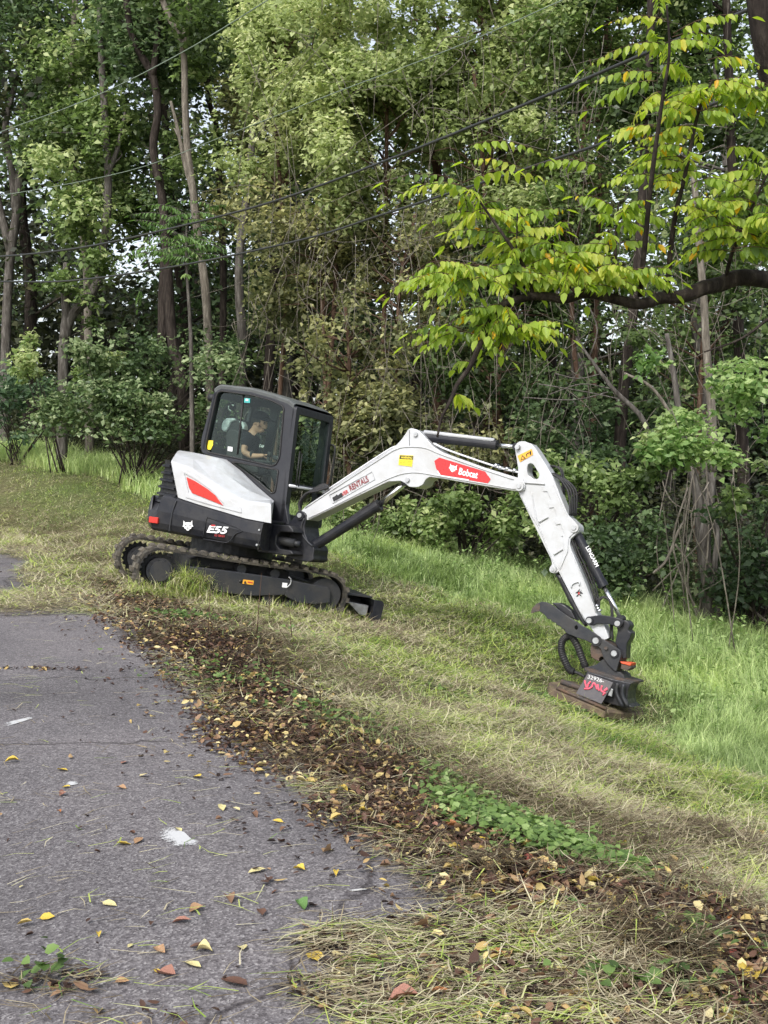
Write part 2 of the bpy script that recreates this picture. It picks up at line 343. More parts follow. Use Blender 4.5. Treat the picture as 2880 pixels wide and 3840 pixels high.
def road_mat():
    m, n, l, b = _new('worn_asphalt')
    v = coords(n, l, 1.0)
    vo = n.new('ShaderNodeTexVoronoi'); vo.inputs['Scale'].default_value = 125; l.new(v, vo.inputs['Vector'])
    st = ramp(n, [(0, (.066, .059, .062)), (.35, (.118, .108, .112)), (.7, (.178, .165, .169)), (1, (.34, .325, .32))]); l.new(vo.outputs['Color'], st.inputs[0])
    big = noise(n, l, v, .55, 6, .6); br = ramp(n, [(.28, (.62,)*3), (.5, (.95,)*3), (.72, (1.22, 1.2, 1.18))]); l.new(big, br.inputs[0])
    mu = n.new('ShaderNodeMixRGB'); mu.blend_type = 'MULTIPLY'; mu.inputs[0].default_value = 1; l.new(st.outputs[0], mu.inputs[1]); l.new(br.outputs[0], mu.inputs[2])
    fine = noise(n, l, v, 30, 6, .8); fr = ramp(n, [(.32, (.45, .43, .45)), (.55, (1., 1, 1))]); l.new(fine, fr.inputs[0])
    m2 = n.new('ShaderNodeMixRGB'); m2.blend_type = 'MULTIPLY'; m2.inputs[0].default_value = .8; l.new(mu.outputs[0], m2.inputs[1]); l.new(fr.outputs[0], m2.inputs[2])
    l.new(m2.outputs[0], b.inputs['Base Color']); b.inputs['Roughness'].default_value = .85; b.inputs['Specular IOR Level'].default_value = .3
    wv = n.new('ShaderNodeTexNoise'); wv.inputs['Scale'].default_value = 1.6; wv.inputs['Detail'].default_value = 8; l.new(v, wv.inputs['Vector'])
    av = n.new('ShaderNodeVectorMath'); av.operation = 'MULTIPLY_ADD'; av.inputs[1].default_value = (.9,)*3; l.new(wv.outputs['Color'], av.inputs[0]); l.new(v, av.inputs[2])
    ve = n.new('ShaderNodeTexVoronoi'); ve.feature = 'DISTANCE_TO_EDGE'; ve.inputs['Scale'].default_value = .33; l.new(av.outputs[0], ve.inputs['Vector'])
    cr = ramp(n, [(.0, (.22, .2, .2)), (.0045, (.5, .48, .48)), (.008, (1,)*3)]); l.new(ve.outputs['Distance'], cr.inputs[0])
    m3 = n.new('ShaderNodeMixRGB'); m3.blend_type = 'MULTIPLY'; m3.inputs[0].default_value = .75; l.new(m2.outputs[0], m3.inputs[1]); l.new(cr.outputs[0], m3.inputs[2]); l.new(m3.outputs[0], b.inputs['Base Color'])
    bp = n.new('ShaderNodeBump'); bp.inputs['Strength'].default_value = .45; bp.inputs['Distance'].default_value = .005; l.new(vo.outputs['Distance'], bp.inputs['Height']); l.new(bp.outputs[0], b.inputs['Normal'])
    return m
me, _ = grid_mesh('road', np.arange(-12, 2.2, .05), np.arange(-1, 24, .05), .006, 0, keep=lambda x, y: (sdist(x, y) < (.12+.35*(fbm(x, y, 1.6, 3)-.5)+.15*(vnoise(x, y, 7, 8)-.5))-np.clip(y-20.0, 0, 9)*.55) & (sdist(x, y) > -6.5))
tag(link('road', me, road_mat(), smooth=True), kind='structure')
def on_road(px, py): p_ = gpoint(px, py); return p_
def patch(name, pts_px, mat, dz, label, cat):
    P = np.array([on_road(*q) for q in pts_px]); c = P.mean(0); P[:, 2] = ground(P[:, 0], P[:, 1])+dz; o = (c[0], c[1], c[2])
    b_ = bmesh.new(); vs = [b_.verts.new(tuple(p_-np.array(o))) for p_ in P]; b_.faces.new(vs); m_ = bpy.data.meshes.new(name); b_.to_mesh(m_); b_.free()
    ob = link(name, m_, mat); ob.location = o; return tag(ob, label, cat)
def worn_paint():
    m, n, l, b = _new('worn_white_paint'); v = coords(n, l, 1.0); a = noise(n, l, v, 42, 6, .85)
    vo = n.new('ShaderNodeTexVoronoi'); vo.inputs['Scale'].default_value = 95; l.new(v, vo.inputs['Vector'])
    tc = n.new('ShaderNodeTexCoord'); sb = n.new('ShaderNodeVectorMath'); sb.operation = 'DISTANCE'; sb.inputs[1].default_value = (.5, .5, .5); l.new(tc.outputs['Generated'], sb.inputs[0])
    ma = n.new('ShaderNodeMath'); ma.operation = 'MULTIPLY_ADD'; ma.inputs[1].default_value = -.60; l.new(sb.outputs['Value'], ma.inputs[0]); l.new(a, ma.inputs[2])
    r = ramp(n, [(.20, (0,)*3), (.30, (.95,)*3)]); l.new(ma.outputs[0], r.inputs[0])
    b.inputs['Base Color'].default_value = (.50, .50, .50, 1); b.inputs['Roughness'].default_value = .7; l.new(r.outputs[0], b.inputs['Alpha']); return m
WP = worn_paint()
patch('paint_mark', [(592, 3125), (625, 3105), (690, 3130), (720, 3160), (775, 3165), (770, 3178), (700, 3182), (640, 3190), (600, 3178), (595, 3150)], WP, .010, 'splotch of worn white paint in the middle of the asphalt road', 'paint mark')
patch('paint_mark', [(0, 2722), (70, 2706), (150, 2686), (152, 2692), (75, 2716), (0, 2738)], WP, .010, 'thin faded white line on the asphalt at the left edge of the photo', 'paint mark')
patch('paint_mark', [(235, 2950), (262, 2938), (300, 2940), (290, 2950), (255, 2956)], WP, .010, 'small chalky white spot on the asphalt left of the big white splotch', 'paint mark')
patch('paint_mark', [(1290, 3352), (1390, 3340), (1392, 3346), (1295, 3360)], WP, .010, 'short thin white streak on the asphalt near the cut grass pile', 'paint mark')

# ------------------------------------------------------------------ excavator
EX = empty('mini_excavator', OT, 'white and charcoal tracked mini excavator nose-down on the mown bank, arm reaching right', 'excavator')
def addmesh(name, V, Fc, mat, parent=EX, smooth=False):
    return link(name, pymesh(name, np.asarray(V)-OT, Fc), mat, parent, smooth=smooth)
def plate(name, outline, conv, y0, thick, mat, parent=EX, holes=(), bevel=.006, rnd=.0, fr=None, hrnd=None, local=False):
    fr = fr or UF
    f = (lambda q: np.asarray(q, float)) if local else (lambda q: fr.un(conv(q), y0))
    O_ = [f(q) for q in outline]; H_ = [[f(q) for q in h] for h in holes]
    if rnd: O_ = roundpoly(O_, rnd)
    if hrnd or rnd: H_ = [roundpoly(h, hrnd or rnd) for h in H_]
    V, Fc = curve_plate(O_, H_, thick, bevel)
    W_ = fr.W(np.stack([V[:, 0], y0+thick/2+V[:, 2], V[:, 1]], 1))
    return addmesh(name, W_, [f_[::-1] for f_ in Fc], mat, parent)
def fbox(name, fr, x0, x1, y0, y1, z0, z1_, mat, parent=EX, bevel=.01):
    return plate(name, [(x0, z0), (x1, z0), (x1, z1_), (x0, z1_)], None, y0, y1-y0, mat, parent, bevel=bevel, fr=fr, local=True)
def ftubes(name, fr, items, mat, parent=EX, sides=10, smooth=True, wob=0.):
    return tubes(name, [(fr.W(p_), r_) for p_, r_ in items], mat, parent, OT, sides, smooth, wob)
def cylY(fr, c, r_, y0, y1): return ([(c[0], y0, c[1]), (c[0], y1, c[1])], r_)
def pinU(name, conv, q, y0, r_, parent, mat=PIN, fr=None, proud=.025, ring=None):
    fr = fr or UF; c = fr.un(conv(q), y0); it = [cylY(fr, c, r_, y0-proud, y0+.02)]
    o = ftubes(name, fr, it, mat, parent, 14, smooth=False)
    if ring: ftubes('boss', fr, [cylY(fr, c, ring[0], y0-proud*.5, y0+.02)], ring[1], parent, 18, smooth=False)
    return o
def rod3(name, fr, p0, p1, y, r_, mat, parent, sides=14):
    return ftubes(name, fr, [([(p0[0], y, p0[1]), (p1[0], y, p1[1])], r_)], mat, parent, sides, smooth=False)
def loft(name, fr, rows, mat, parent=EX, close=False, smooth=False):
    """rows: equally long lists of local points"""
    m_ = len(rows[0]); V = fr.W(np.concatenate([np.asarray(r_, float) for r_ in rows])); Fc = []
    for a in range(len(rows)-1):
        for b_ in range(m_-1): Fc.append((a*m_+b_, a*m_+b_+1, (a+1)*m_+b_+1, (a+1)*m_+b_))
    if close:
        Fc.append(tuple(range(m_))[::-1]); Fc.append(tuple((len(rows)-1)*m_+k for k in range(m_)))
    o = addmesh(name, V, Fc, mat, parent, smooth)
    b_ = bmesh.new(); b_.from_mesh(o.data); bmesh.ops.recalc_face_normals(b_, faces=b_.faces); b_.to_mesh(o.data); b_.free(); return o
def text(s, p0, p1, h, y, mat, parent, name='lettering', fr=None, bold=0.0, shear=0, width=None):
    """text whose baseline runs from p0 to p1 (local x,z)"""
    fr = fr or UF
    cu = bpy.data.curves.new('t', 'FONT'); cu.body = s; cu.size = 1; cu.offset = bold; cu.shear = shear
    o = bpy.data.objects.new('t', cu); C.objects.link(o); dg = bpy.context.evaluated_depsgraph_get()
    me_ = bpy.data.meshes.new_from_object(o.evaluated_get(dg)); bpy.data.objects.remove(o); bpy.data.curves.remove(cu)
    V = np.array([v.co[:] for v in me_.vertices]); Fc = [tuple(p_.vertices) for p_ in me_.polygons]; bpy.data.meshes.remove(me_)
    mn, mx_ = V[:, :2].min(0), V[:, :2].max(0); V[:, :2] = (V[:, :2]-mn)/(mx_-mn)
    p0, p1 = np.asarray(p0), np.asarray(p1); d = p1-p0; L_ = np.linalg.norm(d); d /= L_; q = np.array([-d[1], d[0]])
    P = p0+np.outer(V[:, 0]*L_, d)+np.outer(V[:, 1]*h, q)
    return addmesh(name, fr.W(np.stack([P[:, 0], np.full(len(P), y), P[:, 1]], 1)), Fc, mat, parent)
def shape(name, pts, y, mat, parent, fr=None, thick=.003):
    return plate(name, pts, None, y-thick, thick, mat, parent, bevel=0, fr=fr, local=True)
# --- upper body
cU = lambda q, y: UF.un(z1(q), y)
YS = -.84
low = [cU(q, YS) for q in [(490, 858), (640, 908), (810, 958), (960, 1003), (1060, 1022), (1138, 1036)]]
cre = [cU(q, YS) for q in [(442, 612), (600, 672), (740, 765), (860, 850), (975, 897), (1138, 908)]]
topy = [-.35, -.33, -.25, -.2, -.16, -.14]
top = [cU(q, y) for q, y in zip([(500, 532), (590, 545), (770, 585), (880, 660), (1010, 775), (1135, 878)], topy)]
mid = [(.5*(a+b)+np.array([0, .03])) for a, b in zip(cre, top)]
rows = [[(p_[0], YS, p_[1]) for p_ in low], [(p_[0], YS, p_[1]) for p_ in cre],
        [(a[0]*.93+b[0]*.07, YS+.03, a[1]*.93+b[1]*.07+.012) for a, b in zip(cre, top)],
        [(a[0], YS*.5+y*.5, a[1]) for a, y in zip(mid, topy)],
        [(a[0]*.1+b[0]*.9, y-.07, a[1]*.08+b[1]*.92) for a, b, y in zip(cre, top, topy)],
        [(p_[0], y, p_[1]) for p_, y in zip(top, topy)], [(p_[0], .75 if k < 2 else -.07, p_[1]) for k, p_ in enumerate(top)]]
rows_t = [list(r_) for r_ in zip(*rows)]
hood = loft('engine_hood', UF, rows_t, WHITE, close=True)
bv = hood.modifiers.new('bevel', 'BEVEL'); bv.width = .012; bv.segments = 2; bv.limit_method = 'ANGLE'; bv.angle_limit = R(12)
# reflector panel and raised rim, hood seams
plate('hood_rim', [(512, 662), (590, 700), (700, 778), (830, 862), (925, 925), (930, 965), (700, 905), (545, 858)], z1, YS-.012, .014, WHITE, hood,
      holes=[[(535, 690), (610, 732), (720, 808), (812, 905), (806, 922), (590, 850), (565, 830)]], bevel=.004, rnd=.01)
plate('side_reflector', [(550, 716), (610, 745), (700, 802), (748, 842), (804, 914), (590, 828), (568, 790)], z1, YS-.01, .012, RED, hood, bevel=.003, rnd=.006)
# skirt: plan outline around the tail
RT = 1.05
zcn = UF.un(z1((455, 965)), YS)[1]
zb = UF.un(z1((430, 1105)), YS)[1]; ztr = UF.un(z1((330, 842)), -.6)[1]
xf_ = UF.un(z1((1050, 1235)), YS)[0]
plan = []
def zt(x): return np.interp(x, [p_[0] for p_ in low], [p_[1] for p_ in low])
for x in np.linspace(xf_, -.52, 9): plan.append((x, YS, zt(x), 0))
for a in np.linspace(-57, 57, 29):
    aa = R(180-a) if False else R(a)
    x = -RT*math.cos(aa); y = RT*math.sin(aa); y = np.clip(y, YS, -YS); plan.append((x, y, ztr if abs(a) < 44 else zcn, 1))
for x in np.linspace(-.52, .5, 7): plan.append((x, -YS, zt(.3), 0))
plan.append((.5, YS*-1+.0, zt(.3), 0))
def ring(k):
    out = []
    for x, y, ztop, _f in plan:
        n_ = np.array([x if x < -.5 else 0, y]); n_ = n_/np.linalg.norm(n_)
        zz = [zb, zb+.03, zb+.10, zb+(ztop-zb)*.55, ztop-.03, ztop][k]; ins = [.07, .03, .0, -.012, .0, .02][k]
        out.append((x-n_[0]*ins, y-n_[1]*ins, zz))
    return out
rr = [ring(k) for k in range(6)]
rr = [r_+[r_[0]] for r_ in rr]
skirt = loft('lower_body_panel', UF, rr, BLACK, close=True, smooth=False)
bv = skirt.modifiers.new('bevel', 'BEVEL'); bv.width = .012; bv.segments = 2; bv.limit_method = 'ANGLE'; bv.angle_limit = R(25)
# recessed pocket lines on the skirt
def ridge(name, conv, pts, y, r_, mat, parent, fr=None, n=4):
    fr = fr or UF; P = [fr.un(conv(q), y) for q in pts]; P = smoothpath([(p_[0], y, p_[1]) for p_ in P], n); return ftubes(name, fr, [(P, r_)], mat, parent, 6)
ridge('pocket_edge', z1, [(665, 1140), (690, 1010), (720, 1002), (930, 1080), (890, 1110), (850, 1160), (810, 1168), (670, 1145)], YS-.012, .007, BLACK, skirt)
ridge('pocket_edge', z1, [(480, 880), (455, 960), (440, 1040), (432, 1100)], YS-.014, .008, DKGREY, skirt)
ridge('panel_seam', z1, [(1052, 1045), (1050, 1140), (1045, 1230)], YS-.002, .006, INK, skirt)
for q in [(1062, 1083), (1045, 1186)]: pinU('bolt', z1, q, YS, .012, skirt)
# tail light on the corner
def arcpt(a, z, rr_=RT): return (-rr_*math.cos(R(a)), rr_*math.sin(R(a)), z)
zl0, zl1 = UF.un(z1((300, 1035)), -.6)[1], UF.un(z1((300, 990)), -.6)[1]
plate('tail_light', [(293, 988), (354, 996), (350, 1038), (289, 1030)], z1, YS-.028, .03, RED, skirt, bevel=.004, rnd=.006)
# rear louvred grille (its own curved band with seven slats)
rear_dir = np.array([-.82, -.58])
grl = empty('x', (0, 0, 0)); bpy.data.objects.remove(grl)
sil = [(428, 612), (406, 680), (384, 745), (360, 815), (342, 890), (334, 970)]
zs = []; ext = []
for q in sil:
    c_ = UF.un(z1(q), -.6); zs.append(c_[1]); ext.append(c_[0])
cz = [cre[0][1], low[0][1]]; cx = [cre[0][0], low[0][0]]
def corner_x(z): return np.interp(z, [low[0][1]-.3, low[0][1], cre[0][1], top[0][1]], [low[0][0]-.10, low[0][0], cre[0][0], top[0][0]])
def sil_x(z): return np.interp(z, zs[::-1], ext[::-1])
def grow(z, off=0.):
    xc = corner_x(z); xs_ = min(sil_x(z), xc-.04)-.10
    P0 = np.array([xc, YS+.02]); P1 = np.array([xs_+.04, YS+.10]); P2 = np.array([xs_-.06, -.35]); P3 = np.array([xs_-.10, 0.]); out = []
    for t in np.linspace(0, 1, 9):
        p_ = (1-t)**3*P0+3*t*(1-t)**2*P1+3*t*t*(1-t)*P2+t**3*P3; out.append((p_[0]-off, p_[1]-off*.7, z))
    out += [(o_[0], -o_[1], z) for o_ in out[::-1][1:]]; return out
zz = np.linspace(zs[-1]-.10, zs[0]+.02, 9)
grille = loft('rear_grille', UF, [grow(z, .0) for z in zz], INK)
for z in np.linspace(zs[-1]+.02, zs[0]-.03, 8):
    loft('louvre', UF, [grow(z, .0), grow(z-.012, .028), grow(z-.034, .028), grow(z-.04, .0)], BLACK, grille)
# front hinge casting and swing bracket
plate('frame_casting', [(1040, 1040), (1145, 1043), (1262, 1050), (1285, 1075), (1292, 1100), (1200, 1095), (1175, 1120), (1170, 1180), (1195, 1212), (1275, 1225), (1290, 1250), (1240, 1258), (1040, 1235)], z1, -.5, .55, BLACK, bevel=.012, rnd=.015)
br = plate('swing_bracket', [(1250, 1050), (1262, 1030), (1325, 958), (1360, 955), (1378, 975), (1378, 1010), (1366, 1060), (1372, 1110), (1395, 1165), (1425, 1190), (1436, 1215), (1428, 1255), (1430, 1292), (1400, 1303), (1330, 1298), (1235, 1272), (1255, 1200), (1262, 1120)], z1, -.27, .34, BLACK, bevel=.012, rnd=.02)
ridge('bracket_rim', z1, [(1366, 1000), (1345, 1060), (1352, 1110), (1385, 1160), (1425, 1195)], -.275, .012, DKGREY, br)
P_ = UF.un(z1((1238, 1165)), -.45)
ftubes('swing_cylinder', UF, [([(P_[0]-.2, -.42, P_[1]), (P_[0]+.08, -.38, P_[1])], .055), ([(P_[0]+.05, -.38, P_[1]), (P_[0]+.14, -.36, P_[1])], .035)], DKGREY)
# --- cab
ROOFM = paint('roof_paint', (.11, .118, .118), .35, .5, (.05, .05, .05), 6)
YC = -.05; YL = .86
cabo = [(655, 548), (648, 505), (655, 440), (742, 125), (762, 98), (790, 84), (1000, 108), (1160, 155), (1255, 190), (1298, 222), (1302, 250), (1270, 450), (1246, 640), (1236, 900), (1262, 1050), (1140, 1045), (1142, 880), (1005, 768), (862, 655), (770, 590), (700, 565)]
win1 = [(686, 520), (684, 495), (762, 145), (785, 122), (1000, 150), (1130, 185), (1215, 225), (1225, 245), (1196, 580), (1170, 632), (1140, 640), (940, 595), (700, 545)]
win2 = [(862, 612), (930, 620), (1188, 668), (1165, 820), (1140, 832), (1040, 740)]
cab = plate('cab_frame', cabo, z1, YC, .07, CABM, holes=[win1, win2], bevel=.012, rnd=.03, hrnd=.035)
L3 = [UF.un(z1(q), YC) for q in cabo]
def cabloc(q): return UF.un(z1(q), YC)
fx = cabloc((1300, 225))[0]; fxb = cabloc((1246, 700))[0]; ztop = cabloc((1300, 225))[1]; zsill = cabloc((1246, 770))[1]; zfl = cabloc((1246, 1045))[1]
rxt = cabloc((745, 115))[0]; rxb = cabloc((655, 520))[0]; zrt = cabloc((790, 84))[1]; zrb = cabloc((655, 545))[1]
# left side of the cab: door frame with the same outline
Lo = [tuple(p_) for p_ in L3[:13]]+[(fxb, zfl), (cabloc((1000, 1045))[0]-.35, zfl), (rxb, zrb)]
plate('door_frame', Lo, None, YL-.06, .06, CABM, cab, local=True, bevel=.012,
      holes=[[(rxb+.07, zrb+.12), (rxt+.09, zrt-.13), (rxt+.30, zrt-.14), (rxb+.34, zrb+.10)],
             [(rxb+.47, zrb+.08), (rxt+.42, zrt-.14), (fx-.12, ztop-.07), (fx-.09, zsill+.02), (fxb-.08, zfl+.1), (rxb+.55, zfl+.12)]], hrnd=.04)
# rear and front frames
def yzplate(name, x0, outline, holes, thick, mat, parent, rnd=.04, bevel=.008, lean=(0, 0)):
    """plate standing across the machine; outline in (y, z); x = x0 + lean*(z - zref)"""
    V, Fc = curve_plate(roundpoly(outline, rnd), [roundpoly(h, rnd) for h in holes], thick, bevel)
    P = np.stack([x0+lean[0]*(V[:, 1]-lean[1])+V[:, 2], V[:, 0], V[:, 1]], 1)
    return addmesh(name, UF.W(P), Fc, mat, parent)
lnf = (fx-fxb)/(ztop-cabloc((1246, 700))[1])
yzplate('windscreen_frame', fxb, [(YC, zfl), (YL, zfl), (YL, ztop-.0), (YC, ztop)], [[(YC+.085, zsill+.03), (YL-.085, zsill+.03), (YL-.085, ztop-.09), (YC+.085, ztop-.09)], [(YC+.10, zfl+.12), (YL-.1, zfl+.12), (YL-.1, zsill-.04), (YC+.1, zsill-.04)]], .06, CABM, cab, lean=(lnf, cabloc((1246, 700))[1]))
lnr = (rxt-rxb)/(zrt-zrb)
yzplate('rear_frame', rxb+.03, [(YC, zrb), (YL, zrb), (YL, zrt-.05), (YC, zrt-.05)], [[(YC+.1, zrb+.1), (YL-.1, zrb+.1), (YL-.1, zrt-.15), (YC+.1, zrt-.15)]], .05, CABM, cab, lean=(lnr, zrb))
# roof: shell following the top of the side profile
tp = [cabloc(q) for q in [(748, 108), (766, 92), (792, 80), (1000, 104), (1165, 150), (1262, 186), (1300, 216)]]
rowsr = []
for y, dz in [(YC-.010, -.014), (YC-.010, 0.0), (YC+.03, .012), (YC+.15, .02), (YL-.15, .02), (YL-.03, .012), (YL+.012, 0), (YL+.012, -.014)]:
    rowsr.append([(p_[0], y, p_[1]+dz) for p_ in tp])
rowsr.append([(p_[0]*.98, YL, p_[1]-.045) for p_ in tp]); rowsr.append([(p_[0]*.98, YC, p_[1]-.045) for p_ in tp]); rowsr.append(rowsr[0])
loft('roof', UF, rowsr, ROOFM, cab)
# window seals + glass
for wn in (win1, win2):
    P = [cabloc(q) for q in wn]; P = roundpoly(P, .035); P = [(p_[0], YC-.004, p_[1]) for p_ in P]; P.append(P[0]); ftubes('window_seal', UF, [(P, .010)], HOSE, cab, 6)
def gl(name, pts): # quad or polygon in local coordinates
    V = UF.W(pts); return addmesh(name, V, [tuple(range(len(pts)))], GLASS, cab)
gl('side_window', [(*np.insert(cabloc(q), 1, YC+.035),) for q in win1]); gl('lower_window', [(*np.insert(cabloc(q), 1, YC+.035),) for q in win2])
gx = lambda z: fxb+lnf*(z-cabloc((1246, 700))[1])
gl('windscreen', [(gx(zsill), YC+.06, zsill), (gx(zsill), YL-.06, zsill), (gx(ztop-.07), YL-.06, ztop-.07), (gx(ztop-.07), YC+.06, ztop-.07)])
gl('rear_window', [(rxb+.05, YC+.08, zrb+.08), (rxb+.05, YL-.08, zrb+.08), (rxt+.03, YL-.08, zrt-.12), (rxt+.03, YC+.08, zrt-.12)])
gl('door_window', [(rxb+.05, YL-.03, zrb+.10), (fx-.08, YL-.03, zsill), (fx-.1, YL-.03, ztop-.07), (rxt+.08, YL-.03, zrt-.13)])
fbox('floor', UF, rxb+.1, fxb-.03, YC+.07, YL-.07, zfl-.02, zfl+.05, DKGREY, cab)
# centre bar, wiper, grab rail, mirror, stickers
A, B = cabloc((935, 148)), cabloc((895, 560)); ftubes('window_divider', UF, [([(A[0], YC+.03, A[1]), (B[0], YC+.03, B[1])], .012)], INK, cab, 6)
zz_ = [UF.un(z5(q), .15) for q in [(1190, 740), (1165, 1000), (1160, 1270)]]; xg = fxb+.05
ftubes('wiper', UF, [([(gx(z_)+.05, .10, z_) for z_ in (zsill+.42, zsill+.2, zsill-.05)], .010), ([(gx(z_)+.06, .14, z_) for z_ in (zsill+.40, zsill+.1, zsill)], .008)], INK, cab, 6)
ftubes('sill_rail', UF, [([(fxb+.05, YC+.02, zsill-.005), (fxb+.05, YL-.05, zsill-.005)], .018)], WHITE2, cab, 8)
ftubes('grab_rail', UF, [(smoothpath([(fx+.02, YL+.02, ztop-.35), (fx+.10, YL+.03, ztop-.40), (fx+.10, YL+.03, zsill+.1), (fx, YL+.02, zsill+.05)]), .013)], INK, cab, 6)
ftubes('rear_work_light', UF, [([(rxt-.01, YC+.05, zrt-.16), (rxt-.09, YC+.05, zrt-.16)], .05)], INK, cab, 10)
def sticker(name, conv, q, y, mat, parent, fr=None, rnd=0):
    fr = fr or UF; P = [fr.un(conv(a), y) for a in q]; return shape(name, P, y, mat, parent, fr)
sticker('caution_sticker', z5, [(160, 770), (245, 775), (240, 830), (215, 880), (150, 875)], YC+.03, YELLOW, cab)
sticker('sticker', z5, [(415, 843), (468, 850), (466, 900), (412, 893)], YC+.03, WINK, cab)
sticker('sticker', z5, [(605, 285), (670, 290), (668, 342), (600, 336)], YC+.03, TEAL, cab); sticker('sticker', z5, [(620, 293), (650, 296), (648, 318), (618, 315)], YC+.026, WINK, cab)
# seat and controls
def p5(q, y): a = UF.un(z5(q), y); return (a[0], y, a[1])
SY = .40
def lplate3(name, qs, y0, th, mat, parent, rnd=.03, conv=z5): return plate(name, qs, conv, y0, th, mat, parent, bevel=.02, rnd=rnd)
st = lplate3('seat', [(385, 700), (430, 640), (520, 650), (560, 700), (580, 1000), (760, 1080), (750, 1160), (560, 1140), (400, 1080), (385, 850)], SY-.24, .48, SEATM, cab, .04)
lplate3('headrest', [(370, 540), (400, 512), (520, 520), (585, 560), (600, 640), (560, 700), (420, 690), (365, 650)], SY-.14, .28, SEATM, st, .04)
lplate3('plastic_cover', [(335, 600), (350, 550), (390, 512), (480, 512), (500, 540), (440, 560), (420, 610), (400, 650), (365, 672), (335, 650)], SY-.17, .10, PLASTIC, st, .02)
lplate3('plastic_cover', [(530, 545), (575, 550), (600, 600), (595, 650), (580, 640), (560, 590)], SY-.17, .10, PLASTIC, st, .02)
lplate3('armrest', [(700, 985), (900, 1010), (905, 1040), (700, 1020)], SY-.32, .07, SEATM, cab, .01)
a = p5((885, 960), SY-.25); ftubes('control_lever', UF, [([(a[0]-.01, a[1], a[2]-.2), a], .02), ([a, (a[0]+.01, a[1], a[2]+.06)], .028)], INK, cab, 8)
lplate3('control_console', [(920, 940), (990, 950), (1000, 1000), (960, 1010), (925, 990)], SY-.05, .1, DKGREY, cab, .01)
# --- lettering and emblem on the skirt
def tU(s, conv, a, b, hq, y, mat, parent, **k):
    p0, p1 = UF.un(conv(a), y), UF.un(conv(b), y); hh = np.linalg.norm(UF.un(conv(hq), y)-p0); return text(s, p0, p1, hh, y, mat, parent, **k)
tU('E55', z1, (690, 1100), (838, 1112), (692, 1050), YS-.018, WINK, skirt, bold=.035, shear=.25)
sticker('red_bar', z1, [(726, 1045), (752, 1047), (748, 1058), (722, 1056)], YS-.018, RINK, skirt)
tU('R2 SERIES', z1, (745, 1126), (815, 1133), (746, 1112), YS-.018, RINK, skirt)
def cathead(conv, cx_, cy_, s, y, mat, parent, bg, fr=None, rot=0):
    fr = fr or UF
    O_ = [(-1, -1.3), (-.62, -.75), (-.2, -.85), (.2, -.85), (.62, -.75), (1, -1.3), (1.0, -.3), (1.25, .1), (.8, .25), (.75, .6), (.35, .75), (.22, 1.05), (-.22, 1.05), (-.35, .75), (-.75, .6), (-.8, .25), (-1.25, .1), (-1.0, -.3)]
    c_, s_ = math.cos(R(rot)), math.sin(R(rot)); t = lambda q: conv((cx_+s*(q[0]*c_-q[1]*s_), cy_+s*(q[0]*s_+q[1]*c_)))
    f = lambda ps: [fr.un(t(q), y) for q in ps]
    eyes = [[(-.75, -.3), (-.2, -.05), (-.35, .1), (-.65, 0)], [(.75, -.3), (.2, -.05), (.35, .1), (.65, 0)], [(-.22, .3), (.22, .3), (.1, .5), (-.1, .5)], [(-.4, .62), (0, .55), (.4, .62), (0, .72)]]
    return plate('cat_head_emblem', f(O_), None, y-.003, .003, mat, parent, holes=[f(e) for e in eyes], bevel=0, fr=fr, local=True)
cathead(z1, 562, 1055, 30, YS-.016, WINK, skirt, None)
# --- boom
RINKD = paint('dark_red_ink', (.20, .02, .025), .5, .1, bump=0)
YB = -.25; BW = .24
boom = plate('boom', [(150, 552), (300, 452), (600, 256), (670, 205), (715, 160), (745, 118), (758, 95), (776, 86), (818, 98), (848, 128), (905, 195), (965, 232), (1200, 318), (1395, 378), (1430, 385), (1450, 410), (1452, 440), (1436, 463), (1395, 460), (1200, 428), (955, 385), (885, 376), (862, 392), (845, 424), (815, 438), (765, 436), (738, 412), (715, 400), (640, 404), (460, 490), (165, 634), (128, 622), (108, 606), (120, 585)], z2, YB, BW, WHITE, bevel=.006, rnd=.02)
for P in ([(150, 560), (300, 460), (600, 265), (690, 212), (765, 198), (860, 205), (960, 245), (1200, 330), (1385, 392)], [(170, 622), (460, 478), (640, 388), (740, 355), (830, 352), (950, 373), (1200, 415), (1400, 450)]):
    ridge('flange', z2, P, YB-.002, .009, WHITE, boom)
pinU('pin', z2, (120, 605), YB-.03, .028, boom, ring=(.052, BLACK)); pinU('pin', z2, (806, 125), YB, .026, boom); pinU('pin', z2, (757, 395), YB, .026, boom); pinU('pin', z2, (1418, 432), YB-.012, .026, boom, ring=(.05, WHITE))
yd = YB-.004
sticker('red_badge', z2, [(915, 282), (945, 262), (1215, 345), (1248, 390), (1232, 414), (950, 368), (925, 325)], yd, REDB, boom)
sticker('badge_highlight', z2, [(935, 338), (952, 366), (1120, 392), (1118, 397), (948, 370), (930, 345)], yd-.003, WINK, boom)
tU('Bobcat', z2, (1056, 362), (1168, 387), (1066, 322), yd-.006, WINK, boom, bold=.03)
cathead(z2, 1025, 327, 20, yd-.004, WINK, boom, None, rot=12)
sticker('warning_sticker', z2, [(708, 246), (790, 250), (782, 316), (702, 306)], yd, YELLOW, boom)
sticker('warning_band', z2, [(711, 249), (788, 253), (786, 274), (708, 270)], yd-.003, INK, boom)
tU('WARNING', z2, (715, 267), (782, 271), (716, 253), yd-.007, YELLOW, boom, bold=.02)
for k in range(3): tU('DO NOT STAND', z2, (713-k, 284+k*9), (778-k, 288+k*9), (713-k, 278+k*9), yd-.004, INK, boom)
ridge('sticker_edge', z2, [(293, 485), (545, 346), (562, 392), (312, 534), (293, 485)], yd, .004, PIN, boom, n=1)
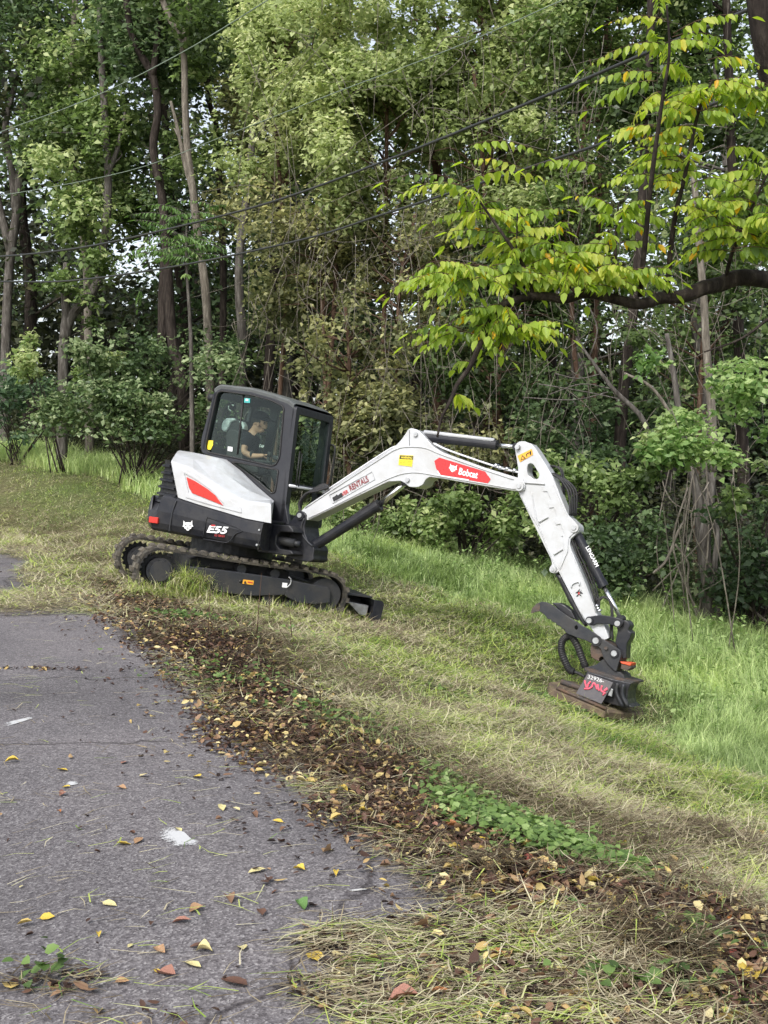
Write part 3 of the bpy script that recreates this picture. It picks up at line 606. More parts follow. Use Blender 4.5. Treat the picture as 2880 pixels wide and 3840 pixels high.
tU('RENTALS', z2, (418, 462), (528, 402), (404, 430), yd-.005, RINKD, boom, bold=.02)
sticker('machine_silhouette', z2, [(310, 500), (330, 488), (335, 480), (345, 486), (362, 470), (370, 476), (372, 492), (318, 522)], yd-.003, INK, boom)
tU('VER', z2, (368, 492), (408, 470), (360, 472), yd-.005, RINK, boom, bold=.03)
sticker('weld_seam', z2, [(766, 100), (768, 100), (768, 195), (766, 195)], yd+.002, DKGREY, boom)
# hydraulic pipes along the boom top
for dy in (.05, .10, .16):
    P = [UF.un(z2(q), YB) for q in [(240, 470), (600, 232), (680, 190), (760, 150)]]
    P2 = [UF.un(z2(q), YB) for q in [(900, 175), (985, 215), (1230, 300), (1330, 330), (1420, 350)]]
    ftubes('hydraulic_pipe', UF, [(smoothpath([(p_[0], YB+dy, p_[1]) for p_ in P]), .011), (smoothpath([(p_[0], YB+dy, p_[1]+.0) for p_ in P2]), .011)], WHITE2 if dy < .15 else DKGREY, boom, 6)
ftubes('hose_fitting', UF, [([(UF.un(z2(q), YB)[0]+.03*k, YB+.03+.04*k, UF.un(z2(q), YB)[1]) for k in (0, 1)], .02) for q in [(1265, 305), (1290, 318), (1330, 325), (1375, 335)]], CHROME, boom, 8)
# cylinder helpers
def cylinder(name, conv, a, b, c, rb, rr_, y, parent, mat=BLACK, extra=None):
    A, B, C_ = [UF.un(conv(q), y) for q in (a, b, c)]
    o = ftubes(name, UF, [([(A[0], y, A[1]), (B[0], y, B[1])], rb)], mat, parent, 18, smooth=False)
    d = unit(B-A); ftubes('gland', UF, [([(B[0]-d[0]*.05, y, B[1]-d[1]*.05), (B[0]+d[0]*.012, y, B[1]+d[1]*.012)], rb*1.12)], mat, o, 18, smooth=False)
    ftubes('rod', UF, [([(B[0], y, B[1]), (C_[0], y, C_[1])], rr_)], CHROME, o, 14)
    ftubes('rod_eye', UF, [([(C_[0], y-.06, C_[1]), (C_[0], y+.06, C_[1])], rr_*1.7)], mat, o, 14, smooth=False)
    return o
yc = YB+BW/2
ac = cylinder('arm_cylinder', z2, (812, 135), (1280, 188), (1408, 200), .050, .024, yc, EX)
A, B = UF.un(z2((860, 112)), yc), UF.un(z2((1272, 162)), yc); ftubes('guard_pipe', UF, [([(A[0], yc-.02, A[1]), (B[0], yc-.02, B[1])], .024)], WHITE, ac, 8)
bc = cylinder('boom_cylinder', z2, (180, 800), (585, 545), (757, 400), .062, .034, yc, EX)
ridge('cylinder_pipe', z2, [(200, 770), (420, 620), (500, 560), (540, 535)], yc-.03, .016, HOSE, bc)
# hoses at the boom foot
hz = []
for k in range(7):
    a = (1395+8*k, 905-6*k); P = [UF.un(z1(q), YB+.02*k) for q in [(1350-6*k, 985+2*k), (1330+2*k, 900-6*k), (1380+10*k, 830-8*k), (1450+8*k, 815-8*k), (1530, 790+3*k)]]
    hz.append((smoothpath([(p_[0], YB+.03*k, p_[1]) for p_ in P]), .014))
ftubes('boom_hoses', UF, hz, HOSE, EX, 6)
# --- arm
YA = YB+.035; AW = BW-.07
arm = plate('arm', [(62, 130), (85, 107), (130, 104), (155, 118), (176, 120), (212, 162), (290, 285), (335, 365), (400, 535), (445, 640), (490, 685), (520, 712), (524, 755), (490, 785), (460, 810), (455, 850), (470, 900), (650, 1355), (700, 1425), (740, 1525), (690, 1545), (640, 1500), (600, 1440), (575, 1425), (378, 1042), (345, 1065), (315, 1045), (308, 1015), (328, 995), (318, 955), (85, 480), (78, 400), (82, 300), (60, 170)], z3, YA, AW, WHITE, bevel=.006, rnd=.02,
            holes=[[(150, 275), (168, 262), (190, 270), (236, 342), (228, 375), (200, 382), (155, 352), (146, 320)]])
plate('extension_plate', [(272, 405), (300, 400), (335, 420), (395, 560), (440, 655), (485, 700), (505, 735), (480, 770), (450, 800), (442, 850), (440, 900), (415, 960), (385, 1030), (372, 1010), (400, 940), (412, 890), (405, 790), (392, 788), (415, 775), (388, 702), (355, 708), (343, 678), (366, 655), (340, 582), (306, 588), (293, 545), (318, 525), (292, 468), (262, 466), (252, 432), (276, 425)], z3, YA-.012, .014, WHITE, arm, bevel=.003)
for q in ([(95, 470), (150, 590), (235, 730), (330, 960), (380, 1045), (560, 1390)], [(470, 905), (560, 1120), (645, 1340)], [(180, 470), (195, 560), (215, 660), (232, 715)]): ridge('weld_rim', z3, q, YA-.002, .007, WHITE, arm)
for a, b in (((130, 402), (275, 413)), ((232, 688), (298, 650)), ((340, 922), (402, 882))): ridge('step_bar', z3, [a, ((a[0]+b[0])/2, (a[1]+b[1])/2), b], YA-.008, .012, WHITE, arm)
ridge('lifting_loop', z3, [(465, 1160), (475, 1135), (520, 1118), (525, 1145)], YA-.012, .008, WHITE, arm)
pinU('pin', z3, (80, 147), YA-.02, .026, arm); pinU('pin', z3, (487, 728), YA-.012, .026, arm, ring=(.05, WHITE)); pinU('pin', z3, (334, 1030), YA-.012, .02, arm, ring=(.035, WHITE))
sticker('amber_warning_sticker', z3, [(78, 210), (182, 160), (190, 202), (96, 256)], YA-.004, AMBER, arm)
sticker('pictogram', z3, [(100, 245), (112, 205), (138, 228)], YA-.007, INK, arm); sticker('pictogram', z3, [(107, 238), (113, 215), (128, 228)], YA-.010, AMBER, arm)
sticker('pictogram', z3, [(140, 196), (162, 184), (164, 190), (146, 200), (148, 215), (143, 218)], YA-.007, INK, arm); sticker('pictogram', z3, [(165, 180), (176, 174), (178, 200), (168, 205)], YA-.007, INK, arm)
for P in ([(515, 1185), (528, 1168), (526, 1182), (520, 1196), (508, 1203), (495, 1200)], [(527, 1192), (540, 1178), (536, 1192), (545, 1196), (550, 1204), (530, 1204)], [(500, 1225), (518, 1206), (522, 1212), (512, 1224)], [(524, 1208), (534, 1212), (542, 1224), (528, 1218)], [(516, 1196), (526, 1190), (526, 1210), (514, 1212)]): sticker('cross_mark', z3, P, YA-.003, RINK if P[0][0] == 516 else INK, arm)
# hoses over the arm bend
hz = []
for k in range(4):
    P = [UF.un(z3(q), YA) for q in [(300+6*k, 330), (370+12*k, 370+4*k), (430+12*k, 450), (448+8*k, 540), (452+4*k, 640)]]
    hz.append((smoothpath([(p_[0], YA+.03+.04*k, p_[1]) for p_ in P]), .011))
for k in range(2):
    P = [UF.un(z3(q), YA) for q in [(285, 272+8*k), (330+8*k, 280), (365+6*k, 330), (375+4*k, 490)]]; hz.append((smoothpath([(p_[0], YA+.14+.03*k, p_[1]) for p_ in P]), .010))
for k in range(3):
    P = [UF.un(z3(q), YA) for q in [(460+6*k, 800), (490+10*k, 900), (535+12*k, 1000), (590+8*k, 1130), (635+4*k, 1270)]]; hz.append((smoothpath([(p_[0], YA+.03+.05*k, p_[1]) for p_ in P]), .010))
for q in ([(668, 1310), (672, 1250), (700, 1232), (735, 1250), (755, 1320), (750, 1440), (745, 1530)], [(655, 1290), (668, 1240), (705, 1228), (748, 1262), (765, 1340), (762, 1450), (765, 1540)], [(640, 1300), (650, 1250), (690, 1240)]):
    P = [UF.un(z3(a), YA+.05) for a in q]; hz.append((smoothpath([(p_[0], YA+.05, p_[1]) for p_ in P]), .010))
ftubes('arm_hoses', UF, hz, HOSE, arm, 6)
ftubes('hose_fitting', UF, [([(*np.insert(UF.un(z3(a), YA+.03), 1, YA+.03),), (*np.insert(UF.un(z3(b), YA+.03), 1, YA+.03),)], .022) for a, b in (((645, 1285), (655, 1300)), ((655, 1305), (662, 1318)), ((668, 1320), (672, 1335)))], CHROME, arm, 8)
ya = YA+AW/2
bk = cylinder('bucket_cylinder', z3, (490, 740), (698, 1148), (825, 1385), .048, .022, ya, EX)
A, B = UF.un(z3((578, 872)), ya-.05), UF.un(z3((655, 1015)), ya-.05)
tU('LENGARM', z3, (568, 872), (642, 1015), (596, 868), ya-.053, WINK, bk, bold=.02)
tc = plate('thumb_cylinder', [(345, 1062), (375, 1060), (400, 1078), (560, 1395), (575, 1430), (560, 1445), (520, 1395), (440, 1260)], z3, ya-.05, .1, BLACK, EX, bevel=.03, rnd=.01)
# bucket links, thumb, coupler
yl = YA-.045
plate('guide_link', [(835, 440), (832, 405), (862, 372), (1000, 350), (1130, 370), (1250, 400), (1285, 430), (1275, 480), (1230, 502), (1190, 492), (1100, 468), (960, 460), (900, 485), (860, 475)], z4, yl, .035, BLACK, bevel=.006, rnd=.015)
plate('guide_link', [(835, 440), (832, 405), (862, 372), (1000, 350), (1130, 370), (1250, 400), (1285, 430), (1275, 480), (1230, 502), (1190, 492), (1100, 468), (960, 460), (900, 485), (860, 475)], z4, YA+AW+.01, .035, BLACK, bevel=.006, rnd=.015)
plate('bucket_link', [(1205, 500), (1220, 450), (1300, 410), (1350, 440), (1370, 490), (1340, 545), (1385, 570), (1370, 640), (1325, 720), (1318, 900), (1275, 900), (1240, 800), (1180, 700), (1200, 600), (1212, 560)], z4, YA+.0, .17, BLACK, bevel=.01, rnd=.02)
for q in ((865, 422), (1217, 458)): pinU('pin', z4, q, yl, .028, EX, ring=(.042, BLACK))
thumb = plate('thumb', [(132, 325), (155, 262), (205, 210), (268, 186), (330, 194), (392, 222), (600, 370), (760, 475), (930, 580), (1000, 640), (1000, 720), (930, 725), (860, 692), (800, 662), (720, 640), (640, 604), (600, 592), (560, 562), (552, 530), (520, 522), (500, 492), (462, 482), (440, 450), (405, 440), (380, 408), (340, 400), (318, 365), (280, 330), (240, 306), (190, 312), (150, 330)], z4, YA-.06, .03, DKGREY, bevel=.005,
              holes=[[(680, 495), (700, 480), (718, 500), (715, 530), (695, 540), (680, 520)]])
plate('thumb_tine', [(150, 325), (205, 225), (268, 190), (330, 198), (392, 226), (600, 374), (930, 584), (990, 650), (930, 715), (800, 655), (600, 585), (440, 445), (318, 360), (240, 302)], z4, YA+AW+.02, .03, DKGREY, thumb, bevel=.005)
plate('thumb_web', [(390, 205), (430, 198), (500, 205), (560, 235), (640, 300), (700, 420), (600, 372), (500, 300)], z4, YA+.02, .12, BLACK, thumb, bevel=.01)
plate('thumb_tip', [(132, 325), (155, 262), (205, 210), (235, 200), (250, 240), (240, 304), (190, 312), (150, 330)], z4, YA-.064, .004, RUST, thumb, bevel=0)
coupler = plate('coupler', [(940, 690), (1010, 645), (1080, 680), (1245, 790), (1265, 850), (1250, 930), (1215, 1010), (1195, 1066), (1150, 1040), (1050, 935), (1030, 880), (1010, 870), (980, 900), (990, 930), (950, 920), (885, 880), (870, 800), (880, 715)], z4, YA-.03, AW+.06, RUST, bevel=.01, rnd=.015)
plate('coupler_cheek', [(940, 620), (1020, 650), (1090, 690), (1240, 785), (1262, 850), (1225, 960), (1195, 1066), (1110, 990), (1040, 900), (1000, 770), (920, 720)], z4, YA-.062, .03, DKGREY, coupler, bevel=.006, rnd=.02)
pinU('pin', z4, (948, 672), YA-.062, .032, coupler, ring=(.055, BLACK)); pinU('pin', z4, (1175, 830), YA-.062, .03, coupler, ring=(.046, BLACK)); pinU('pin', z4, (1078, 765), YA-.06, .018, coupler, mat=RUST)
plate('wedge', [(1240, 930), (1262, 955), (1370, 985), (1385, 955), (1330, 945)], z4, YA-.05, .2, ORANGE, coupler, bevel=.004)
plate('wedge_holder', [(1262, 958), (1375, 985), (1380, 1010), (1330, 1045), (1250, 1020)], z4, YA-.04, .2, RUST, coupler, bevel=.004)
# brush cutter head
P = [UF.un(z4(q), YA+.03) for q in [(800, 1118), (720, 1075), (625, 1040), (575, 960), (530, 850), (512, 760), (530, 670), (590, 620), (655, 640), (715, 740), (760, 860), (800, 960), (815, 1010)]]
Q = smoothpath([(p_[0], YA+.03, p_[1]) for p_ in P], 8); rad = np.where(np.arange(len(Q)) % 2 == 0, .040, .035); rad[:12] = .016
ftubes('cutter_hose', UF, [(Q, rad)], HOSE, EX, 12, smooth=False)
P = [UF.un(z4(q), YA) for q in [(795, 1135), (715, 1090), (640, 1055)]]; 
head = plate('cutter_mount', [(815, 1005), (900, 985), (955, 965), (1000, 925), (1035, 900), (1180, 1050), (1250, 1065), (1290, 1100), (1310, 1180), (1290, 1185), (1100, 1120)], z4, YA-.03, .26, DKGREY, bevel=.006)
plate('mount_flange', [(802, 1008), (860, 1022), (1250, 1140), (1405, 1188), (1400, 1212), (1250, 1178), (850, 1058), (795, 1038)], z4, YA-.12, .42, RUST, head, bevel=.004)
pl = plate('number_plate', [(842, 1080), (1158, 1195), (1012, 1460), (694, 1330)], z4, YA-.26, .015, PLAC, head, bevel=.003)
ypl = YA-.264
tU('32926-', z4, (838, 1140), (1040, 1200), (852, 1096), ypl, WINK, pl)
for st_ in ([(805, 1165), (815, 1215), (835, 1260), (850, 1215), (880, 1180)], [(890, 1260), (915, 1200), (945, 1235), (960, 1280)], [(965, 1215), (975, 1265), (985, 1295)], [(1020, 1230), (1010, 1290), (1065, 1330)], [(1085, 1262), (1045, 1300), (1090, 1270)], [(1060, 1315), (1030, 1350)], [(800, 1270), (860, 1268), (900, 1240)]):
    ridge('pink_stroke', z4, st_, ypl, .010, PINK, pl)
plate('cutter_body', [(830, 1050), (1160, 1150), (1392, 1200), (1372, 1225), (1340, 1300), (1335, 1400), (1350, 1460), (1400, 1500), (1300, 1510), (1060, 1440), (1000, 1460), (700, 1330), (760, 1220), (800, 1120)], z4, YA-.14, .32, BLACK, head, bevel=.01)
for q in ([(1215, 1200), (1200, 1320), (1280, 1490)], [(1290, 1210), (1275, 1350), (1340, 1490)]): ridge('deck_rib', z4, q, YA-.21, .02, DKGREY, head)
plate('bolt_plate', [(1110, 1260), (1158, 1275), (1140, 1370), (1088, 1355)], z4, YA-.23, .02, PIN, head)
# deck: a thick plate sloping with the ground, lying across the machine
A = UF.un(z4((440, 1285)), -.62); B = UF.un(z4((1060, 1548)), -.62); d = unit(B-A); nrm = np.array([-d[1], d[0]])
def deckpt(s_, y, h_): p_ = A+d*s_+nrm*h_; return (p_[0], y, p_[1])
Ld = np.linalg.norm(B-A)
outl = [(-.05, -.62), (.12, -.64), (Ld-.1, -.64), (Ld, -.60), (Ld+.12, -.3), (Ld+.2, .1), (Ld+.1, .45), (Ld-.2, .62), (.3, .62), (0, .5), (-.15, .2), (-.17, -.35)]
V = [deckpt(s_, y, h_) for h_ in (-.07, -.01, .0) for s_, y in [(a*(1 if h_ < 0 else .985), b*(1 if h_ < 0 else .97)) for a, b in outl]]
nO = len(outl); Fc = [(k, (k+1) % nO, (k+1) % nO+nO, k+nO) for k in range(nO)]+[(k+nO, (k+1) % nO+nO, (k+1) % nO+2*nO, k+2*nO) for k in range(nO)]+[tuple(range(nO))[::-1], tuple(range(2*nO, 3*nO))]
deck = addmesh('cutter_deck', UF.W(V), Fc, DECKM, head)
b_ = bmesh.new(); b_.from_mesh(deck.data); bmesh.ops.recalc_face_normals(b_, faces=b_.faces); b_.to_mesh(deck.data); b_.free()
ftubes('deck_rail', UF, [([deckpt(0, -.60, .02), deckpt(Ld, -.60, .02)], .018), ([deckpt(-.1, -.2, .03), deckpt(.5, -.1, .05)], .03)], RUST, deck, 6)
MOWER = UF.w(*deckpt(Ld/2, 0, 0))
# --- undercarriage
WB = .985; RR = .235; RF = .225
def belt_path(off):
    out = []
    for a in np.linspace(-100, -270, 16): out.append((-WB+(RR+off)*math.cos(R(a)), .285+(RR+off)*math.sin(R(a))))
    for t in np.linspace(0, 1, 10)[1:-1]: out.append((-WB+2*WB*t, .285+(RR+(RF-RR)*t+off)-.015*math.sin(math.pi*t)-.0*t))
    for a in np.linspace(90, -80, 16): out.append((WB+(RF+off)*math.cos(R(a)), .27+(RF+off)*math.sin(R(a))))
    for t in np.linspace(0, 1, 10)[1:-1]: out.append((WB-2*WB*t, .05-off+.0*t))
    return out
def track(ysgn):
    yc_ = ysgn*.77; W2 = .195
    tr = None
    o_, i_ = belt_path(.03), belt_path(0.0); n_ = len(o_); V = []; Fc = []
    for k in range(n_):
        V += [(o_[k][0], yc_-W2, o_[k][1]), (o_[k][0], yc_+W2, o_[k][1]), (i_[k][0], yc_+W2, i_[k][1]), (i_[k][0], yc_-W2, i_[k][1])]
    for k in range(n_):
        k2 = (k+1) % n_
        for s_ in range(4): Fc.append((k*4+s_, k*4+(s_+1) % 4, k2*4+(s_+1) % 4, k2*4+s_))
    belt = addmesh('crawler_track', TF.W(V), Fc, RUBBER)
    # lugs
    P = np.array(o_+[o_[0]]); seg = np.linalg.norm(np.diff(P, axis=0), axis=1); cum = np.concatenate([[0], np.cumsum(seg)]); NL = 46; V = []; Fc = []
    for q in range(NL):
        s0 = cum[-1]*(q+.0)/NL; s1 = s0+cum[-1]/NL*.52
        for side in (0, 1):
            off_ = cum[-1]/NL*.5*side; pr = []
            for sx in ((s0+off_) % cum[-1], (s1+off_) % cum[-1]):
                x_, z_ = np.interp(sx, cum, P[:, 0]), np.interp(sx, cum, P[:, 1]); x2, z2_ = np.interp((sx+.03) % cum[-1], cum, P[:, 0]), np.interp((sx+.03) % cum[-1], cum, P[:, 1])
                t_ = unit(np.array([x2-x_, z2_-z_])); nn = np.array([-t_[1], t_[0]]); pr.append((x_, z_, nn))
            ya_, yb_ = (yc_-W2-.004, yc_-.02) if side == 0 else (yc_+.02, yc_+W2+.004); c0 = len(V)
            for (x_, z_, nn), sg in zip(pr, (1, -1)):
                t_ = np.array([nn[1], -nn[0]])
                for yy in (ya_, yb_): V.append((x_-nn[0]*.008, yy, z_-nn[1]*.008))
                for yy in (ya_, yb_): V.append((x_+nn[0]*.028+sg*.008*t_[0], yy, z_+nn[1]*.028+sg*.008*t_[1]))
            Fc += [(c0, c0+1, c0+3, c0+2), (c0+4, c0+6, c0+7, c0+5), (c0+2, c0+3, c0+7, c0+6), (c0, c0+2, c0+6, c0+4), (c0+1, c0+5, c0+7, c0+3)]
    lg = addmesh('tread_lugs', TF.W(V), Fc, LUG, belt)
    b_ = bmesh.new(); b_.from_mesh(lg.data); bmesh.ops.recalc_face_normals(b_, faces=b_.faces); b_.to_mesh(lg.data); b_.free()
    ys = yc_-W2 if ysgn < 0 else yc_-W2
    # sprocket: toothed disc + hub
    tt = [(-WB+(.205 if k % 2 else .175)*math.cos(a), .285+(.205 if k % 2 else .175)*math.sin(a)) for k, a in enumerate(np.linspace(0, 2*math.pi, 37)[:-1])]
    sp = plate('drive_sprocket', tt, None, yc_-.03, .06, DKGREY, belt, fr=TF, local=True, bevel=.004)
    ftubes('motor_cover', TF, [([(-WB, yc_-W2+.02, .285), (-WB, yc_+.1, .285)], .115), ([(-WB, yc_-W2+.06, .285), (-WB, yc_+.1, .285)], .15)], DKGREY, belt, 24, smooth=False)
    for a in np.linspace(0, 2*math.pi, 11)[:-1]: ftubes('wheel_bolt', TF, [([(-WB+.133*math.cos(a), yc_-W2+.05, .285+.133*math.sin(a)), (-WB+.133*math.cos(a), yc_-W2+.075, .285+.133*math.sin(a))], .008)], DKGREY, belt, 6, smooth=False)
    ftubes('idler_wheel', TF, [([(WB, yc_-.12, .27), (WB, yc_+.12, .27)], .19), ([(WB, yc_-.14, .27), (WB, yc_+.14, .27)], .06)], DKGREY, belt, 28, smooth=False)
    for x_ in (-.6, -.3, 0, .3, .6): ftubes('roller', TF, [([(x_, yc_-.13, .10), (x_, yc_+.13, .10)], .07)], DKGREY, belt, 16, smooth=False)
    for x_ in (-.05, .35): ftubes('roller', TF, [([(x_, yc_-.1, .43), (x_, yc_+.1, .43)], .055)], DKGREY, belt, 16, smooth=False)
    return belt
bR = track(-1); bL = track(1)
def pt6(q, y): return TF.un(z6(q), y)
for sg in (-1, 1):
    y0 = -.94 if sg < 0 else .60
    if sg < 0:
        fr_ = plate('track_frame', [(470, 262), (560, 272), (760, 297), (1000, 332), (1150, 362), (1252, 380), (1268, 400), (1264, 470), (1180, 478), (1090, 470), (1010, 425), (830, 430), (700, 418), (560, 392), (470, 368)], z6, y0, .3, DKGREY, fr=TF, bevel=.01, rnd=.01)
        loc = [pt6(q, y0) for q in [(470, 262), (1252, 380), (1264, 470), (1090, 470), (560, 392), (470, 368)]]
    else: plate('track_frame', loc, None, y0, .3, DKGREY, fr=TF, local=True)
plate('guard_flap', [(1012, 405), (1022, 402), (1092, 462), (1082, 468), (1010, 430)], z6, -.955, .015, DKGREY, fr_, fr=TF)
ridge('frame_hook', z6, [(1030, 322), (1042, 335), (1040, 360), (1020, 382)], -.96, .008, PIN, fr_, fr=TF)
sticker('amber_label', z6, [(772, 336), (832, 343), (829, 367), (768, 360)], -.944, AMBER, fr_, TF); sticker('pictogram', z6, [(776, 358), (783, 342), (792, 360)], -.948, INK, fr_, TF); sticker('pictogram', z6, [(798, 348), (826, 352), (825, 358), (797, 354)], -.948, RINK, fr_, TF)
sticker('white_label', z6, [(994, 354), (1022, 357), (1019, 384), (991, 380)], -.944, WINK, fr_, TF)
ftubes('hole', TF, [([(*np.insert(pt6((757, 347), -.945), 1, -.946),), (*np.insert(pt6((757, 347), -.945), 1, -.93),)], .018)], INK, fr_, 10)
plate('centre_frame', [(-.55, .2), (.55, .2), (.6, .45), (.35, .56), (-.35, .56), (-.6, .45)], None, -.6, 1.2, DKGREY, fr=TF, local=True, bevel=.02)
slew = [(TF.w(0, 0, z_)) for z_ in (.5, .68)]
tubes('slew_ring', [(slew, .5)], DKGREY, EX, OT, 32, smooth=False)
# dozer blade with its two arms
xb = WB+.50
cap = plate('blade_end', [(1518, 452), (1560, 458), (1571, 476), (1560, 520), (1545, 590), (1492, 574), (1506, 520), (1512, 480)], z6, -.965, .025, BLACK, fr=TF, bevel=.004, rnd=.02)
q0 = [pt6(q, -.965) for q in [(1518, 455), (1536, 500), (1530, 540), (1505, 578)]]
rowsb = [[(p_[0], y, p_[1]) for p_ in q0]+[(p_[0]+.02, y, p_[1]) for p_ in q0[::-1]] for y in (-.95, .95)]
rowsb = [r_+[r_[0]] for r_ in rowsb]; loft('dozer_blade', TF, rowsb, BLACK, close=False)
pa = pt6((1520, 500), -.965)
for y in (-.35, .35): plate('blade_arm', [(WB-.5, .42), (pa[0], pa[1]+.05), (pa[0], pa[1]-.06), (WB-.5, .30)], None, y-.06, .12, BLACK, fr=TF, local=True)
plate('blade_stay', [(pa[0]-.45, pa[1]+.14), (pa[0], pa[1]+.12), (pa[0], pa[1]+.10), (pa[0]-.45, pa[1]+.10)], None, -.8, 1.6, DKGREY, fr=TF, local=True)
plate('blade_gusset', [(pa[0]-.28, pa[1]+.02), (pa[0]+.0, pa[1]+.0), (pa[0]-.01, pa[1]-.13), (pa[0]-.10, pa[1]-.12)], None, -.72, .5, PIN, fr=TF, local=True)
# ------------------------------------------------------------------ the operator
def skinned(name, verts, edges, radii, mat, parent, org, fr, sub=2, root=0):
    bm_ = bmesh.new(); lay = bm_.verts.layers.skin.verify(); vs = []
    for v, r_ in zip(verts, radii):
        q = bm_.verts.new(tuple(fr.w(*v)-org)); q[lay].radius = (r_, r_) if not hasattr(r_, '__len__') else r_; vs.append(q)
    vs[root][lay].use_root = True
    for a, b in edges: bm_.edges.new((vs[a], vs[b]))
    me_ = bpy.data.meshes.new('tmp'); bm_.to_mesh(me_); bm_.free(); o = bpy.data.objects.new('tmp', me_); C.objects.link(o)
    o.modifiers.new('s', 'SKIN'); s_ = o.modifiers.new('u', 'SUBSURF'); s_.levels = sub; s_.render_levels = sub
    m2 = bpy.data.meshes.new_from_object(o.evaluated_get(bpy.context.evaluated_depsgraph_get())); bpy.data.objects.remove(o)
    return link(name, m2, mat, parent, smooth=True)
PY = .40
def q5(px, py, y): a = UF.un(z5((px, py)), y); return (a[0], y, a[1])
hips = q5(610, 1130, PY); porg = UF.w(*hips)
OP = empty('person', porg, 'operator in a black cap and black T-shirt sitting in the cab, looking down', 'person')
V = [hips, q5(605, 1030, PY), q5(625, 900, PY), q5(655, 780, PY), q5(690, 715, PY), q5(735, 660, PY), q5(755, 620, PY), q5(768, 560, PY), q5(790, 500, PY), q5(770, 470, PY),  # 0-9 spine, neck, head
     q5(800, 640, PY), q5(812, 690, PY), q5(838, 620, PY), q5(858, 640, PY)]  # 10 jaw, 11 chin, 12 face, 13 nose
E_ = [(0, 1), (1, 2), (2, 3), (3, 4), (4, 5), (5, 6), (6, 7), (7, 8), (8, 9), (6, 10), (10, 11), (7, 12), (12, 13)]
Rr = [.12, .10, .10, .10, .075, .058, .07, .095, .088, .06, .058, .04, .05, .014]
def add(p_, r_, j): V.append(p_); Rr.append(r_); E_.append((j, len(V)-1)); return len(V)-1
hands = []
for sg in (-1, 1):
    y = PY+sg*.19
    s_ = add(q5(640, 745, y), .050, 3); e_ = add(q5(590, 905, y+sg*.02), .046, s_)
    w1 = add(q5(690, 955, y-sg*.0), .040, e_); w2 = add(q5(790, 950, PY+sg*.2), .028, w1); pm = add(q5(835, 948, PY+sg*.2), .030, w2); hands.append((pm, sg))
    k1 = add(q5(800, 1090, PY+sg*.12), .085, 0); k2 = add(q5(960, 1090, PY+sg*.15), .07, k1); f1 = add(q5(985, 1230, PY+sg*.15), .05, k2); f2 = add(q5(1050, 1390, PY+sg*.15), .045, f1)
body = skinned('body', V, E_, Rr, SKIN, OP, porg, UF)
for pm, sg in hands:
    P = np.array(V[pm]); fv = []; fe = []; fr_r = []
    fv.append(tuple(P)); fr_r.append(.026)
    for k, (dy, ln) in enumerate([(-.03, .075), (-.011, .085), (.009, .08), (.028, .062)]):
        a = P+np.array([.035, dy, .012]); b_ = a+np.array([ln*.45, 0, -.002]); c_ = b_+np.array([ln*.25, 0, -ln*.4]); d_ = c_+np.array([-ln*.05, 0, -ln*.35])
        n0 = len(fv); fv += [tuple(a), tuple(b_), tuple(c_), tuple(d_)]; fr_r += [.0105, .0095, .009, .008]; fe += [(0, n0), (n0, n0+1), (n0+1, n0+2), (n0+2, n0+3)]
    n0 = len(fv); a = P+np.array([.01, -sg*.04, -.005]); b_ = a+np.array([.035, -sg*.005, -.02]); fv += [tuple(a), tuple(b_), tuple(b_+np.array([.025, sg*.01, -.008]))]; fr_r += [.013, .011, .009]; fe += [(0, n0), (n0, n0+1), (n0+1, n0+2)]
    skinned('hand', fv, fe, fr_r, SKIN, OP, porg, UF, 1)
# shirt: torso and short sleeves, a little larger than the body
V2 = [q5(605, 1110, PY), q5(605, 1030, PY), q5(625, 900, PY), q5(658, 780, PY), q5(692, 715, PY)]; E2 = [(0, 1), (1, 2), (2, 3), (3, 4)]; R2 = [.165, .165, .175, .175, .11]
for sg in (-1, 1):
    y = PY+sg*.19; V2 += [q5(640, 742, y), q5(603, 865, y+sg*.01)]; n_ = len(V2); R2 += [.095, .078]; E2 += [(3, n_-2), (n_-2, n_-1)]
sh = skinned('t_shirt', V2, E2, R2, SHIRT, OP, porg, UF)
V3 = [q5(610, 1130, PY)]; E3 = []; R3 = [.165]
for sg in (-1, 1):
    n_ = len(V3); V3 += [q5(800, 1090, PY+sg*.12), q5(965, 1090, PY+sg*.15), q5(985, 1230, PY+sg*.15), q5(1045, 1370, PY+sg*.15)]; R3 += [.098, .085, .065, .06]; E3 += [(0, n_), (n_, n_+1), (n_+1, n_+2), (n_+2, n_+3)]
skinned('trousers', V3, E3, R3, JEANS, OP, porg, UF)
def blob(name, c, rad, mat, parent, rot=0, sub=2, fn=None):
    bm_ = bmesh.new(); bmesh.ops.create_icosphere(bm_, subdivisions=sub, radius=1)
    cs, sn = math.cos(rot), math.sin(rot)
    for v in bm_.verts:
        x, y, z_ = v.co.x*rad[0], v.co.y*rad[1], v.co.z*rad[2]
        if fn: x, y, z_ = fn(x, y, z_)
        p_ = UF.w(c[0]+x*cs-z_*sn, c[1]+y, c[2]+x*sn+z_*cs)-porg; v.co = Vector(p_)
    me_ = bpy.data.meshes.new(name); bm_.to_mesh(me_); bm_.free(); return link(name, me_, mat, parent, smooth=True)
hc = q5(785, 545, PY)
blob('hair', (hc[0]-.02, PY, hc[2]-.005), (.105, .088, .085), HAIR, OP, -.25)
cap_ = blob('cap', (hc[0]+.005, PY, hc[2]+.035), (.118, .098, .088), SHIRT, OP, -.12, 3, lambda x, y, z_: (x, y, max(z_, -.025)))
bc_ = q5(905, 545, PY); blob('cap_peak', (bc_[0]-.012, PY, bc_[2]+.008), (.085, .075, .010), SHIRT, cap_, -.22)
